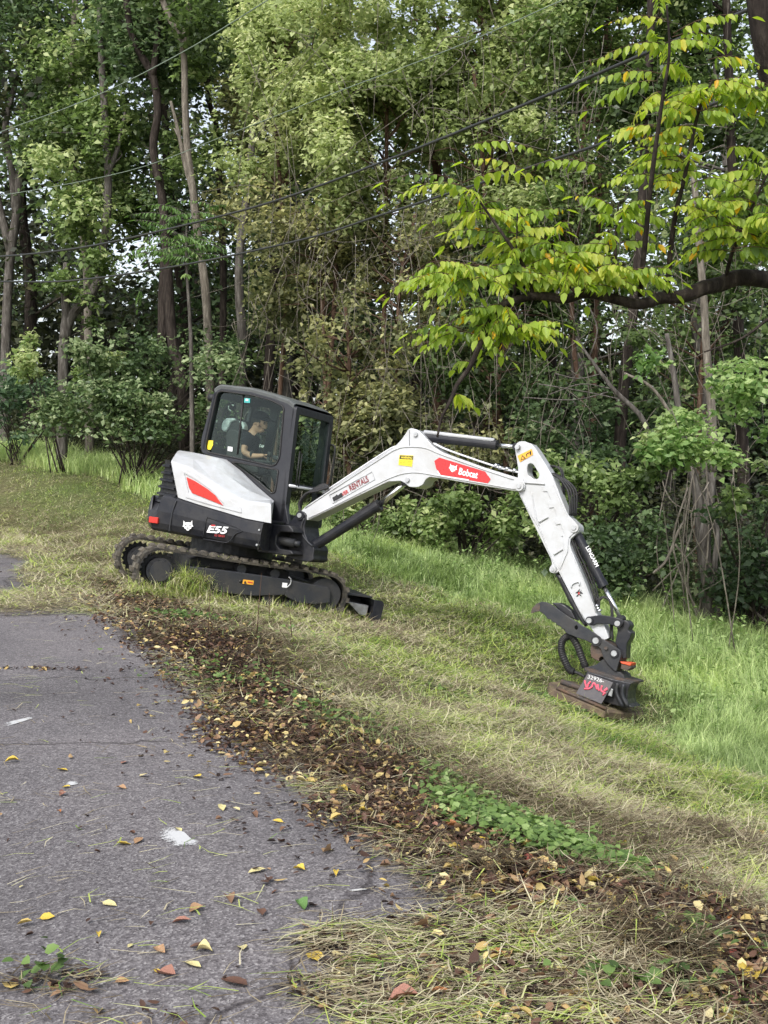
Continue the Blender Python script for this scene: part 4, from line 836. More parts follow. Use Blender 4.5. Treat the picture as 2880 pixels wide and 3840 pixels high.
e = q5(760, 590, PY-.09); blob('ear', e, (.02, .01, .03), SKIN, OP); e = q5(760, 590, PY+.09); blob('ear', e, (.02, .01, .03), SKIN, OP)
m_ = q5(862, 655, PY); blob('moustache', (m_[0]-.015, PY, m_[2]), (.018, .04, .012), HAIR, OP, -.2); m_ = q5(815, 700, PY); blob('beard', (m_[0], PY, m_[2]+.004), (.035, .045, .016), HAIR, OP, .3)
m_ = q5(862, 590, PY)
for dy in (-.032, .032): blob('eye', (m_[0]-.02, PY+dy, m_[2]), (.011, .012, .007), INK, OP); blob('eyebrow', (m_[0]-.015, PY+dy, m_[2]+.016), (.012, .02, .005), HAIR, OP)
m_ = q5(690, 930, PY-.2); blob('watch', m_, (.02, .045, .05), INK, OP, .2)
a, b_ = UF.un(z5((780, 850)), PY-.165), UF.un(z5((830, 862)), PY-.165)
o = text('DAF', a, b_, .035, PY-.175, WINK, OP, 'shirt_print'); o.location = Vector(OT-porg)
# ------------------------------------------------------------------ leaf and blade builders
def leaf6(P, D, N, L, W, fold=.18, curl=.1):
    """ovate leaves: two folded halves each. P base, D axis, N normal"""
    P, D, N = map(lambda a: np.asarray(a, float), (P, D, N)); L = np.asarray(L)[:, None]; W = np.asarray(W)[:, None]
    D = unit(D); S = unit(np.cross(D, N)); N = np.cross(S, D)
    fold = np.asarray(fold); curl = np.asarray(curl); fold = fold[:, None] if fold.ndim else fold; curl = curl[:, None] if curl.ndim else curl
    b0 = P; l1 = P+D*L*.28+S*W*.5+N*W*fold; l2 = P+D*L*.66+S*W*.42+N*(W*fold-curl*L*.4); tp_ = P+D*L-N*L*curl; r1 = P+D*L*.28-S*W*.5+N*W*fold; r2 = P+D*L*.66-S*W*.42+N*(W*fold-curl*L*.4)
    V = np.stack([b0, l1, l2, tp_, r2, r1], 1).reshape(-1, 3); n = len(P); k = np.arange(n)[:, None]*6
    Fc = np.concatenate([k+np.array([[0, 1, 2, 3]]), k+np.array([[0, 3, 4, 5]])]); return V, Fc
def kites(P, D, N, L, W, fold=.15):
    D = unit(D); S = unit(np.cross(D, N)); N = np.cross(S, D); L = L[:, None]; W = W[:, None]
    V = np.stack([P, P+D*L*.45+S*W*.5+N*W*fold, P+D*L-N*L*.12, P+D*L*.45-S*W*.5+N*W*fold], 1).reshape(-1, 3)
    k = np.arange(len(P))[:, None]*4; return V, k+np.array([[0, 1, 2, 3]])
def blades(P, az, L, W, tilt, bend):
    """grass blades: P root, az heading, tilt from the horizontal at the root, bend = how much it droops"""
    d = np.stack([np.cos(az), np.sin(az), 0*az], 1); s = np.stack([-np.sin(az), np.cos(az), 0*az], 1); z_ = np.array([[0, 0, 1.]])
    def dirv(t): return d*np.cos(t)[:, None]+z_*np.sin(t)[:, None]
    L_ = L[:, None]; W_ = W[:, None]
    m = P+dirv(tilt)*L_*.5; az2 = az+rng.normal(0, .42, len(az)); d = np.stack([np.cos(az2), np.sin(az2), 0*az], 1); t = m+dirv(tilt-bend)*L_*.5
    V = np.stack([P-s*W_*.5, P+s*W_*.5, m+s*W_*.42, m-s*W_*.42, t+s*W_*.06, t-s*W_*.06], 1).reshape(-1, 3)
    k = np.arange(len(P))[:, None]*6; return V, np.concatenate([k+np.array([[0, 1, 2, 3]]), k+np.array([[3, 2, 4, 5]])])
def cloud_obj(name, parts, mat, parent=None, org=(0, 0, 0)):
    """parts: list of (V, F, tint per vertex)"""
    Vs, Fs, Ts, c = [], [], [], 0
    for V, Fc, T in parts: Vs.append(V); Fs.append(Fc+c); Ts.append(T); c += len(V)
    me_ = rawmesh(name, np.concatenate(Vs)-np.asarray(org), np.concatenate(Fs), np.concatenate(Ts)); return link(name, me_, mat, parent)
HAY = foliage('hay_blades', [(0, (.035, .026, .015)), (.20, (.105, .082, .05)), (.38, (.255, .215, .14)), (.54, (.42, .385, .27)), (.68, (.31, .36, .09)), (.84, (.16, .235, .045)), (1, (.07, .14, .03))], .2, .75, spec=.15, gain=1.35)
GRASS = foliage('grass_blades', [(0, (.06, .085, .03)), (.35, (.15, .205, .075)), (.7, (.27, .34, .14)), (1, (.44, .49, .24))], .42, .45, gain=1.6, spec=.5)
LITTER = foliage('litter_leaves', [(0, (.018, .011, .009)), (.3, (.055, .030, .021)), (.5, (.13, .068, .045)), (.68, (.30, .19, .11)), (.84, (.48, .36, .12)), (1, (.58, .50, .27))], .1, .6, spec=.3)
WEED = foliage('weed_leaves', [(0, (.035, .058, .018)), (.4, (.09, .15, .042)), (.75, (.16, .24, .07)), (1, (.28, .36, .15))], .35, .5, gain=1.2)
def frustum_pts(n, Y0, Y1, power=1.0, mar=.6):
    """random ground spots in front of the lens; power > 0 puts more of them near"""
    u = rng.random(n); Y = (Y0**(2-power)+u*(Y1**(2-power)-Y0**(2-power)))**(1/(2-power)) if power != 2 else Y0*(Y1/Y0)**u
    X = rng.uniform(-1, 1, n)*(.335*Y+mar); return X, Y
def pile(X, Y):
    """heaps left by mowing (metres)"""
    h = .13*np.clip(fbm(X, Y, 1.1, 21)-.42, 0, 1)*2+.05*np.clip(fbm(X, Y, 3.3, 24)-.45, 0, 1)*2
    for px, py, r_, a in ((2290, 2800, .55, .13), (2050, 2775, .5, .11), (1500, 2700, .6, .06), (1900, 3650, .7, .06)):
        q = gpoint(px, py+20); h = h+a*np.exp(-((X-q[0])**2+(Y-q[1])**2)/(2*(r_*.6)**2))
    return h
_under = lambda X, Y: np.abs(np.stack([(X-OT[0])*TF.H[0]+(Y-OT[1])*TF.H[1], (X-OT[0])*TF.L[0]+(Y-OT[1])*TF.L[1]])).T
# --- cut grass lying on the bank
X, Y = frustum_pts(340000, 2.9, 31, 1.65)
s = sdist(X, Y); t = tallness(X, Y); lz = litter_zone(X, Y)
keep = (s > -.1) & (t < .25) & (rng.random(len(X)) > lz*.80*(fbm(X, Y, 1.5, 31) > .33))
# hay thrown over the road: patches seen in the photograph
def roadhay(X, Y):
    s_ = sdist(X, Y); f = fbm(X, Y, 1.3, 14)
    a = (Y > 11.7+(f-.5)) & (Y < 13.9+(f-.5)*1.2) & (s_ > -3.6+(f-.5)*1.6)          # band across the road behind the digger
    a |= (Y > 14) & (s_ > -.45-np.clip(Y-19.0, 0, 20)*.62+(f-.5)*.8)
    q1 = gpoint(1950, 3600); a |= ((X-q1[0])/.85)**2+((Y-q1[1])/.36)**2 < .3+f*.9
    q1 = gpoint(1500, 3740); a |= ((X-q1[0])/.42)**2+((Y-q1[1])/.22)**2 < .3+f*.9
    q2 = gpoint(190, 3690); a |= (((X-q2[0])/.22)**2+((Y-q2[1])/.14)**2 < .2+f*.9)&(rng.random(X.shape) < .35)
    a |= (Y < 3.62) & (X > -.1) & (X < .75+(f-.5)) 
    a |= (Y < 3.75) & (rng.random(X.shape) < .06)*(f > .45)
    return a
keep &= ~((s > -.1) & (Y < 5.2) & (rng.random(len(X)) < np.where(Y < 4.0, .55, .35)))
keep |= (s > -.1) & (Y < 4.8) & roadhay(X, Y)
keep &= ~((np.hypot(X-MOWER[0], Y-MOWER[1]) < .98) & (Y < MOWER[1]+.35) & (rng.random(len(X)) < .72))
keep |= (s <= -.1) & (s > -16) & roadhay(X, Y) & (rng.random(len(X)) < np.where(Y > 12, .9, .55))
keep |= (s <= -.1) & (rng.random(len(X)) < .010)
un = _under(X, Y); keep &= ~((un[:, 0] < 1.15) & (un[:, 1] > .5) & (un[:, 1] < .97) & (rng.random(len(X)) < .7))
X, Y = X[keep], Y[keep]; n = len(X); s = s[keep]; t = t[keep]
hgt = pile(X, Y)*np.clip(s/.4, .0, 1)
onroad = s < 0; seen_road = onroad & (rng.random(n) < 2)
Z = ground(X, Y)+hgt+rng.random(n)**2*.045+.012
sz = np.clip(Y/9, .75, 1.7)
L = rng.uniform(.06, .22, n)*(.75+.25*sz); Wd = rng.uniform(.003, .0065, n)*sz*1.2
az = rng.uniform(0, 2*math.pi, n); az = np.where(rng.random(n) < .4, rng.normal(.25, .5, n)+math.pi*rng.integers(0, 2, n), az)
tl = np.where(onroad, rng.uniform(-.02, .12, n), rng.normal(.06, .19, n)); bd = rng.normal(.2, .4, n)
bd = np.where(onroad, .08, bd)
g = green_zone(X, Y); f2 = fbm(X, Y, 1.7, 44); f3 = fbm(X, Y, .45, 41)
nearband = np.clip(1-np.abs(s-1.5)/1.3, 0, 1)*np.clip((12.5-Y)/3, 0, 1); mu = .44+.30*np.clip(g*1.2-.15, 0, 1)+.16*np.clip(1+(t+1.2)/2.6, 0, 1)*(Y < 17)*(t < 0)+(f2-.5)*.8-.11*nearband-.03*(Y > 14); mu = np.where(rng.random(n) < .10+.25*np.clip(f3-.45, 0, 1), .82, mu)
tint = np.clip(mu+rng.normal(0, .13, n)-.30*np.clip(litter_zone(X, Y), 0, 1)-.14*np.clip((fbm(X, Y, .8, 52)-.55)*4, 0, 1)*(Y < 13), 0, 1)
tint = np.where(rng.random(n) < .12, rng.uniform(.0, .3, n), tint)
V, Fc = blades(np.stack([X, Y, Z], 1), az, L, Wd, tl, bd)
EXH = []
m_ = 70000; Xe = rng.uniform(-9.5, -2.2, m_); Ye = rng.uniform(11.4, 25, m_); ke = ((sdist(Xe, Ye) < .1) & roadhay(Xe, Ye) & (fbm(Xe, Ye, 1.0, 19) > .36)); Xe, Ye = Xe[ke], Ye[ke]; m_ = len(Xe)
Ve, Fe = blades(np.stack([Xe, Ye, ground(Xe, Ye)+rng.random(m_)*.05+.01], 1), rng.uniform(0, 6.28, m_), rng.uniform(.10, .26, m_), rng.uniform(.007, .012, m_), rng.normal(.10, .2, m_), rng.normal(.2, .3, m_)); EXH.append((Ve, Fe, np.repeat(np.clip(.45+.7*(fbm(Xe, Ye, .9, 33)-.4)+rng.normal(0, .15, m_), 0, 1), 6)))
tag(cloud_obj('mown_grass', [(V, Fc, np.repeat(tint, 6))]+EXH, HAY), kind='stuff')
# --- short living turf poking through
X, Y = frustum_pts(120000, 3.2, 31, 1.6); t = tallness(X, Y); s = sdist(X, Y)
dens = np.clip(green_zone(X, Y)*.9+.10+(fbm(X, Y, 1.2, 61)-.5), 0, 1)*np.clip((s-.1)/.5, 0, 1)
un = _under(X, Y); k_ = (t < .3) & (rng.random(len(X)) < dens) & ~((un[:, 0] < 1.2) & (un[:, 1] < .98)); X, Y, t = X[k_], Y[k_], t[k_]; n = len(X); sz = np.clip(Y/9, .8, 1.7)
V, Fc = blades(np.stack([X, Y, ground(X, Y)+pile(X, Y)*.5], 1), rng.uniform(0, 6.28, n), rng.uniform(.04, .12, n)*(1+np.clip(t+.8, 0, 1)*.6), rng.uniform(.003, .0055, n)*sz, rng.uniform(.5, 1.5, n), rng.uniform(.1, .9, n))
tag(cloud_obj('short_turf', [(V, Fc, np.repeat(np.clip(rng.normal(.55, .2, n), 0, 1), 6))], GRASS), kind='stuff')
# --- grass pushed up round the tracks
Lx = rng.uniform(-1.28, 1.3, 16000); Ly = np.where(rng.random(16000) < .55, rng.normal(-1.02, .06, 16000), rng.uniform(-1.1, -.3, 16000))
Ly[:4000] = rng.normal(1.0, .07, 4000); Lx[12500:] = rng.normal(-.62, .10, 3500); Ly[12500:] = rng.uniform(-1.03, -.82, 3500)
Pq = TF.O+Lx[:, None]*TF.H+Ly[:, None]*TF.L; n = len(Pq)
hz_ = rng.random(n)*(.04+.13*np.clip(fbm(Lx*3, Ly*3, 1, 5)-.2, 0, 1)); hz_[12500:] = rng.random(3500)*.30
Pq[:, 2] = ground(Pq[:, 0], Pq[:, 1])+.0; Pq = Pq+TF.N*hz_[:, None]
V, Fc = blades(Pq, rng.uniform(0, 6.28, n), rng.uniform(.08, .24, n), rng.uniform(.004, .007, n), rng.normal(.25, .45, n), rng.normal(.5, .5, n))
parts_ = [(V, Fc, np.repeat(np.clip(rng.normal(.66, .16, n), 0, 1), 6))]
m_ = 420; lx = rng.uniform(-1.0, 1.0, m_); Pq = TF.O+lx[:, None]*TF.H+(-.77+rng.uniform(-.2, .2, m_))[:, None]*TF.L+(.552-.010*(lx+1))[:, None]*TF.N
V, Fc = blades(Pq, rng.uniform(0, 6.28, m_), rng.uniform(.04, .13, m_), rng.uniform(.003, .005, m_), rng.normal(.0, .15, m_), rng.normal(.2, .3, m_)); parts_.append((V, Fc, np.repeat(np.clip(rng.normal(.5, .15, m_), 0, 1), 6)))
m_ = 160; sd__ = rng.uniform(-.05, Ld+.05, m_); yy_ = rng.uniform(-.62, .1, m_); Pq = np.array([UF.w(*deckpt(a_, b_, .012)) for a_, b_ in zip(sd__, yy_)])
V, Fc = blades(Pq, rng.uniform(0, 6.28, m_), rng.uniform(.04, .14, m_), rng.uniform(.003, .005, m_), rng.normal(.05, .2, m_), rng.normal(.2, .3, m_)); parts_.append((V, Fc, np.repeat(np.clip(rng.normal(.55, .15, m_), 0, 1), 6)))
tag(cloud_obj('trampled_grass', parts_, HAY), kind='stuff')
# --- uncut tall grass
X, Y = frustum_pts(460000, 7.5, 34, 1.25, 1.0); t = tallness(X, Y)+(fbm(X, Y, 2.2, 71)-.5)*.7; wd = woodsdepth(X, Y)
md = np.hypot(X-MOWER[0], Y-MOWER[1])
k_ = (t > 0) & (wd < 1.3+fbm(X, Y, .5, 3)*1.5) & (rng.random(len(X)) < np.clip(1.1-np.clip(wd+.5, 0, 2)*.35, .15, 1)) & (md > .75); X, Y, t = X[k_], Y[k_], t[k_]; n = len(X)
cl = fbm(X, Y, 1.1, 81); c2_ = fbm(X, Y, 3.5, 83); c3_ = fbm(X, Y, .35, 85); edge = np.clip(t/.7, .35, 1); sz = np.clip(Y/10, .9, 2.0)
lean = rng.uniform(0, 6.28, n); lean = np.where(rng.random(n) < .55, cl*9+c3_*6+rng.normal(0, .5, n), lean)
L = rng.uniform(.20, .46, n)*edge*(.55+.55*cl+.25*c2_); V, Fc = blades(np.stack([X, Y, ground(X, Y)-.01], 1), lean, L, rng.uniform(.0035, .0075, n)*sz, rng.uniform(.95, 1.5, n)-.25*(c2_ > .55), rng.uniform(.3, 1.5, n))
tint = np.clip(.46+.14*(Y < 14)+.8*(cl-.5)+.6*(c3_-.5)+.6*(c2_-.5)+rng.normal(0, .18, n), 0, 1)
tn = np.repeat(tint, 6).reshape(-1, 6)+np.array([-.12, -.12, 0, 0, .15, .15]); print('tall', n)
m_ = 42000; Xe = rng.uniform(-13.5, -3.5, m_); Ye = rng.uniform(21, 35.5, m_); te = tallness(Xe, Ye); ke = (te > -.1) & (te < 3.4) & (woodsdepth(Xe, Ye) < 1.2); Xe, Ye = Xe[ke], Ye[ke]; m_ = len(Xe)
Ve, Fe = blades(np.stack([Xe, Ye, ground(Xe, Ye)], 1), rng.uniform(0, 6.28, m_), rng.uniform(.3, .62, m_), rng.uniform(.012, .02, m_), rng.uniform(1.0, 1.5, m_), rng.uniform(.3, 1.3, m_))
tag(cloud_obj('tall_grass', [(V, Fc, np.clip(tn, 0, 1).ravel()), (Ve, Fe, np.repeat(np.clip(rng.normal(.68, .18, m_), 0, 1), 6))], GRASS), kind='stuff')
# --- weeds and dead stems standing in the uncut grass
X, Y = frustum_pts(5200, 8, 30, 1.3, 1.0); t = tallness(X, Y); wd = woodsdepth(X, Y); k_ = (t > .3) & (wd < .8) & (Y > 11.5) & (rng.random(len(X)) < .6); X, Y = X[k_][:330], Y[k_][:330]; n = len(X); st_i = []; Pl_ = []
for x, y in zip(X, Y):
    g_ = float(ground(x, y)); h_ = rng.uniform(.25, .6); a_ = np.array([x, y, g_]); b_ = a_+np.array([rng.normal(0, .06), rng.normal(0, .06), h_]); st_i.append(([a_, (a_+b_)/2+rng.normal(0, .015, 3), b_], [.004, .003, .0015])); Pl_.append(a_+(b_-a_)*rng.uniform(.3, 1.0, (14, 1)))
P = np.concatenate(Pl_); m_ = len(P); az_ = rng.uniform(0, 6.28, m_); L_ = rng.uniform(.035, .08, m_)
V, Fc = leaf6(P, np.stack([np.cos(az_), np.sin(az_), rng.normal(-.1, .4, m_)], 1), unit(np.stack([rng.normal(0, .4, m_), rng.normal(0, .4, m_), np.ones(m_)], 1)), L_, L_*.5, .12, .1)
sv_ = []; sf_ = []; c_n = 0
for p_, r_ in st_i:
    a_, f_ = tube_geo(p_, r_, 4, False, c_n); sv_.append(a_); sf_ += f_; c_n += len(a_)
tag(cloud_obj('meadow_weeds', [(V, Fc, np.repeat(np.clip(rng.normal(.82, .15, m_), 0, 1), 6)), (np.concatenate(sv_), np.array(sf_), np.full(c_n, .35))], WEED), kind='stuff')
# --- leaf litter (one carpet) and the leaves that show largest (each its own object)
X, Y = frustum_pts(300000, 2.9, 17, 1.6); s = sdist(X, Y); lz = litter_zone(X, Y); f = fbm(X, Y, 2.2, 91)
pr = lz*.95*(.35+.9*f)+.010*(s > 0)*(tallness(X, Y) < .5)+.0010*(s < 0)+.035*np.clip(1+(s+.1)/.7, 0, 1)*(s < -.05)+.10*((Y < 4.1)*(s > -.2))+.5*((np.abs(Y-8.85) < .05) & (X < -2.15)); pr = np.where(roadhay(X, Y) & (Y < 4.8), .16, pr); k_ = rng.random(len(X)) < pr; X, Y, s = X[k_], Y[k_], s[k_]
n = len(X); print('litter', n)
big = rng.random(n) < .20; lt = np.where(big, np.where(rng.random(n) < .5, rng.uniform(.66, 1, n), rng.uniform(.3, .66, n)), rng.uniform(0, .52, n)**1.2)
Zl = ground(X, Y)+rng.random(n)*.035+.016; Zl = np.where(s < -.3, ground(X, Y)+.014+rng.random(n)*.006, Zl)
az = rng.uniform(0, 6.28, n); pit = rng.normal(0, .30, n)*np.where(s < -.3, .3, 1); rol = rng.normal(0, .4, n)*np.where(s < -.3, .3, 1)
D = np.stack([np.cos(az)*np.cos(pit), np.sin(az)*np.cos(pit), np.sin(pit)], 1); N_ = np.stack([np.cos(az+1.57)*np.sin(rol), np.sin(az+1.57)*np.sin(rol), np.cos(rol)], 1)
Ls = np.where(big, rng.uniform(.030, .062, n), rng.uniform(.012, .040, n)); Ws = Ls*rng.uniform(.35, .7, n)
V, Fc = leaf6(np.stack([X, Y, Zl], 1), D, N_, Ls, Ws, rng.uniform(-.1, .5, n), rng.uniform(-.3, .4, n))
tag(cloud_obj('leaf_litter', [(V, Fc, np.repeat(lt, 6))], LITTER), kind='stuff')
def lcol(name, c1, c2_, rough=.55):
    m, n, l, b = _new(name); v = coords(n, l, 1.0); r = ramp(n, [(.35, c1), (.65, c2_)]); l.new(noise(n, l, v, 45, 4, .7), r.inputs[0]); l.new(r.outputs[0], b.inputs['Base Color']); b.inputs['Roughness'].default_value = rough
    bp = n.new('ShaderNodeBump'); bp.inputs['Strength'].default_value = .5; bp.inputs['Distance'].default_value = .004; l.new(noise(n, l, v, 120, 3), bp.inputs['Height']); l.new(bp.outputs[0], b.inputs['Normal']); return m
LC = {'yellow': lcol('yellow_leaf', (.62, .47, .07), (.45, .30, .04)), 'pale yellow': lcol('pale_leaf', (.62, .56, .28), (.50, .42, .18)), 'tan': lcol('tan_leaf', (.40, .25, .13), (.27, .15, .08)),
      'brown': lcol('brown_leaf', (.13, .06, .035), (.06, .028, .018)), 'pinkish brown': lcol('pink_leaf', (.36, .17, .12), (.22, .10, .07)), 'orange': lcol('orange_leaf', (.38, .15, .04), (.24, .08, .025)),
      'green': lcol('green_leaf', (.07, .16, .035), (.12, .22, .06)), 'red': lcol('red_leaf', (.26, .06, .035), (.16, .03, .02))}
def fallen_mesh(kind, L_=1.0, curl=.5, seed=0):
    """a curled ovate leaf, 5 x 9 grid with a slightly toothed rim, length 1"""
    r_ = np.random.default_rng(seed); us = np.linspace(0, 1, 10); V = []; prof = np.interp(us, [0, .06, .2, .4, .65, .85, 1], [.02, .10, .26, .32, .26, .12, .0])*(1.15 if kind else .8)
    a1, a2, tw = r_.uniform(.4, 1.5)*curl, r_.uniform(-.8, 1.4)*curl, r_.uniform(-.6, .6)*curl
    for u, wd_ in zip(us, prof):
        w_ = wd_*(1+.10*r_.uniform(-1, 1))
        for k in (-1, -.55, 0, .55, 1):
            x = u-.5; y = k*w_; z_ = abs(k)**1.5*w_*a1*.9+(u-.5)**2*a2*.7+k*w_*(u-.5)*tw*2+.012*r_.uniform(-1, 1); V.append((x, y, z_))
    V = np.array(V); V[:, 2] -= V[:, 2].min()
    Fc = [(a*5+b, a*5+b+1, (a+1)*5+b+1, (a+1)*5+b) for a in range(9) for b in range(4)]
    st_ = len(V); V = np.vstack([V, [(-.5, -.012, V[2, 2]), (-.5, .012, V[2, 2]), (-.72, .03, V[2, 2]*.6), (-.72, .012, V[2, 2]*.6)]]); Fc.append((st_, st_+1, st_+2, st_+3)); return pymesh('fallen_leaf', V, Fc)
LM = {}
def fallen(px, py, col, size, label, group=None, rot=None, k=0, lift=.012, xy=None, tilt=0):
    key = (col, k)
    if key not in LM: LM[key] = fallen_mesh(k % 2, 1, .35+.22*k, 11+k*7+len(col)); LM[key].materials.append(LC[col]); LM[key].polygons.foreach_set('use_smooth', [True]*len(LM[key].polygons))
    o = bpy.data.objects.new('fallen_leaf', LM[key]); C.objects.link(o)
    p_ = gpoint(px, py) if xy is None else np.array([xy[0], xy[1], float(ground(xy[0], xy[1]))])
    o.location = (p_[0], p_[1], p_[2]+lift); o.scale = (size,)*3; o.rotation_euler = (rng.normal(0, .12)+tilt, rng.normal(0, .12), rot if rot is not None else rng.uniform(0, 6.28))
    return tag(o, label, 'leaf', group)
def z7(p): return (p[0]*.868, 2840+p[1]*.868)
def z8(p): return (1440+p[0]*.868, 2840+p[1]*.868)
LEAVES = [
 (z7, 475, 650, 'pale yellow', .075, 'pale yellow-green leaf alone on the asphalt below the white splotch'),
 (z7, 205, 708, 'yellow', .06, 'small yellow leaf standing on edge on the asphalt at the left'),
 (z7, 425, 788, 'yellow', .045, 'tiny yellow leaf beside a dry stem on the bare asphalt'),
 (z7, 690, 850, 'tan', .06, 'tan leaf with a dark curled end on the lower asphalt'),
 (z7, 1045, 845, 'pale yellow', .085, 'cream leaf folded over a dark brown curl on the asphalt'),
 (z7, 1360, 885, 'yellow', .085, 'golden leaf lying just left of the big cut grass pile'),
 (z7, 830, 920, 'pale yellow', .09, 'large pale green cupped leaf, lowest centre of the asphalt'),
 (z7, 720, 965, 'pinkish brown', .085, 'reddish leaf left of the dark crumpled brown leaf'),
 (z7, 1010, 990, 'brown', .12, 'dark crumpled brown leaf at the foot of the asphalt'),
 (z7, 845, 675, 'tan', .07, 'peach coloured leaf in the centre of the lower asphalt'),
 (z7, 785, 730, 'pinkish brown', .075, 'pink-brown leaf just below the peach coloured leaf'),
 (z7, 1290, 500, 'yellow', .06, 'square-looking yellow leaf right of the long cream leaf'),
 (z7, 1110, 505, 'pale yellow', .09, 'long thin cream leaf on the asphalt, edge-on'),
 (z7, 270, 65, 'yellow', .07, 'flat yellow leaf above the small chalky white spot'),
 (z7, 50, 27, 'yellow', .085, 'bright yellow leaf at the left edge of the photo'),
 (z7, 525, 145, 'tan', .06, 'tan leaf right of the chalky white spot'),
 (z7, 600, 372, 'tan', .08, 'long tan leaf touching the left of the white splotch'),
 (z7, 535, 388, 'yellow', .07, 'yellow leaf left of the long tan leaf by the splotch'),
 (z7, 770, 326, 'pale yellow', .055, 'whitish leaf lying on the white splotch'),
 (z7, 1300, 665, 'green', .08, 'dark green leaf flat on the asphalt near the grass pile'),
 (z7, 1200, 290, 'yellow', .06, 'yellow leaf on the asphalt beside the leaf-strewn verge'),
 (z7, 850, 95, 'yellow', .07, 'yellow leaf on top of a brown clod of leaves'),
 (z7, 255, 250, 'orange', .04, 'tiny rust-orange leaf on bare asphalt left of the splotch'),
 (z7, 1155, 548, 'brown', .06, 'upright brown leaf under the square-looking yellow leaf'),
 (z7, 535, 32, 'pinkish brown', .075, 'pink-tan leaf curled beside a white one, upper asphalt'),
 (z8, 180, 455, 'pale yellow', .07, 'round pale yellow leaf where the asphalt meets the brown litter'),
 (z8, 735, 695, 'yellow', .085, 'yellow rolled leaf on the dark soil right of the asphalt'),
 (z8, 615, 540, 'orange', .07, 'orange leaf just below the patch of ground ivy'),
 (z8, 735, 580, 'red', .055, 'small bright red leaf below the ground ivy'),
 (z8, 1255, 625, 'red', .06, 'scarlet leaf on dark soil right of the ground ivy'),
 (z8, 1270, 810, 'yellow', .085, 'yellow leaf right of centre on the dark soil'),
 (z8, 1590, 1010, 'yellow', .14, 'largest bright yellow leaf, low at the right edge'),
 (z8, 935, 905, 'pinkish brown', .13, 'large crumpled pink-brown leaf on the near cut grass'),
 (z8, 1170, 930, 'tan', .14, 'large crumpled tan leaf right of the pink-brown one'),
 (z8, 1075, 890, 'yellow', .075, 'long yellow leaf between the two large crumpled leaves'),
 (z8, 490, 905, 'orange', .06, 'orange leaf lying on top of the near grass pile'),
 (z8, 245, 1065, 'orange', .075, 'orange-brown leaf at the bottom of the near grass pile'),
 (z8, 80, 1095, 'pinkish brown', .11, 'big pinkish leaf at the bottom edge of the photo'),
 (z8, 910, 970, 'green', .12, 'green leaf with a yellow rim near the bottom edge'),
 (z8, 1020, 725, 'tan', .07, 'tan leaf standing upright on the dark soil'),
 (z8, 1170, 395, 'yellow', .11, 'large golden leaf leaning on the cut grass beside the ivy'),
 (z8, 890, 595, 'pale yellow', .12, 'long cream-yellow leaf under the right end of the ivy'),
 (z8, 300, 445, 'yellow', .10, 'yellow leaf on brown litter left of the ivy'),
 (z8, 290, 340, 'orange', .10, 'amber curled leaf on brown litter above the asphalt corner'),
 (z8, 1160, 1110, 'green', .10, 'bright green serrated leaf at the bottom right'),
]
for k, (cv, x, y, col, sz_, lab) in enumerate(LEAVES):
    q = cv((x, y)); fallen(q[0], q[1], col, sz_*.84, lab, k=k % 4, lift=.012 if cv is z7 else .035, tilt=.4 if 'upright' in lab or 'edge' in lab and 'stand' in lab else 0)
# other separate leaves, nearest first
LAND = [((650, 3150), 'near the white paint splotch'), ((330, 3250), 'on the asphalt left of the splotch'), ((60, 3300), 'at the left edge of the photo'), ((300, 3700), 'near the bottom left corner'), ((1300, 3250), 'on the asphalt left of the ground ivy'),
        ((1500, 3600), 'beside the near grass pile'), ((1950, 3700), 'on the near grass pile'), ((2300, 3600), 'in the bottom right litter'), ((2700, 3650), 'close to the bottom right corner'), ((2500, 3300), 'on the soil right of the ground ivy'), ((2100, 3330), 'just under the ground ivy'),
        ((1700, 3100), 'just left of the ground ivy'), ((1400, 2950), 'on the verge above the asphalt corner'), ((1200, 2800), 'on the verge in mid photo'), ((900, 2650), 'on the verge below the digger tracks'), ((2200, 3000), 'on the mown hay above the ground ivy'), ((2650, 3050), 'on the mown hay at the right edge'), ((1800, 2850), 'on the mown hay below the cutter head'), ((600, 2750), 'on the asphalt beside the verge')]
LP = np.array([gpoint(*q[0])[:2] for q in LAND])
X, Y = frustum_pts(9000, 3.5, 9.0, 1.7, .0); s = sdist(X, Y); lz = litter_zone(X, Y); k_ = (rng.random(len(X)) < np.where(s < -.3, .008, .11*lz+.035*(s > 0))) & (tallness(X, Y) < 0) & (np.abs(X) < .31*Y); X, Y, s = X[k_], Y[k_], s[k_]
od = np.argsort(Y)[:270]; cols = list(LC); seen_l = {}
for k in od:
    on = s[k] < -.25; col = cols[rng.choice(len(cols), p=[.11, .20, .25, .23, .15, .03, .02, .01])]
    sh0 = None
    w_ = LAND[int(np.argmin(np.hypot(LP[:, 0]-X[k], LP[:, 1]-Y[k])))][1]; sz_ = rng.uniform(.032, .07)*(.7 if on else 1.05); ad = 'small' if sz_ < .055 else 'larger'; kk = int(rng.integers(0, 4)); sh_ = ('narrow', 'broad', 'slim curled', 'broad curled')[kk]
    for _ in range(14):
        lb_ = f'{ad} {sh_} {col} fallen leaf {w_}'
        if lb_ not in seen_l: break
        col = cols[int(rng.integers(0, 8))]; sz_ = rng.uniform(.04, .075); ad = 'small' if sz_ < .055 else 'larger'; kk = int(rng.integers(0, 4)); sh_ = ('narrow', 'broad', 'slim curled', 'broad curled')[kk]
    if lb_ in seen_l: continue
    seen_l[lb_] = 1
    fallen(0, 0, col, sz_, lb_, f'{col} fallen leaves {w_}', k=kk, lift=.012 if on else .035, xy=(X[k], Y[k]))
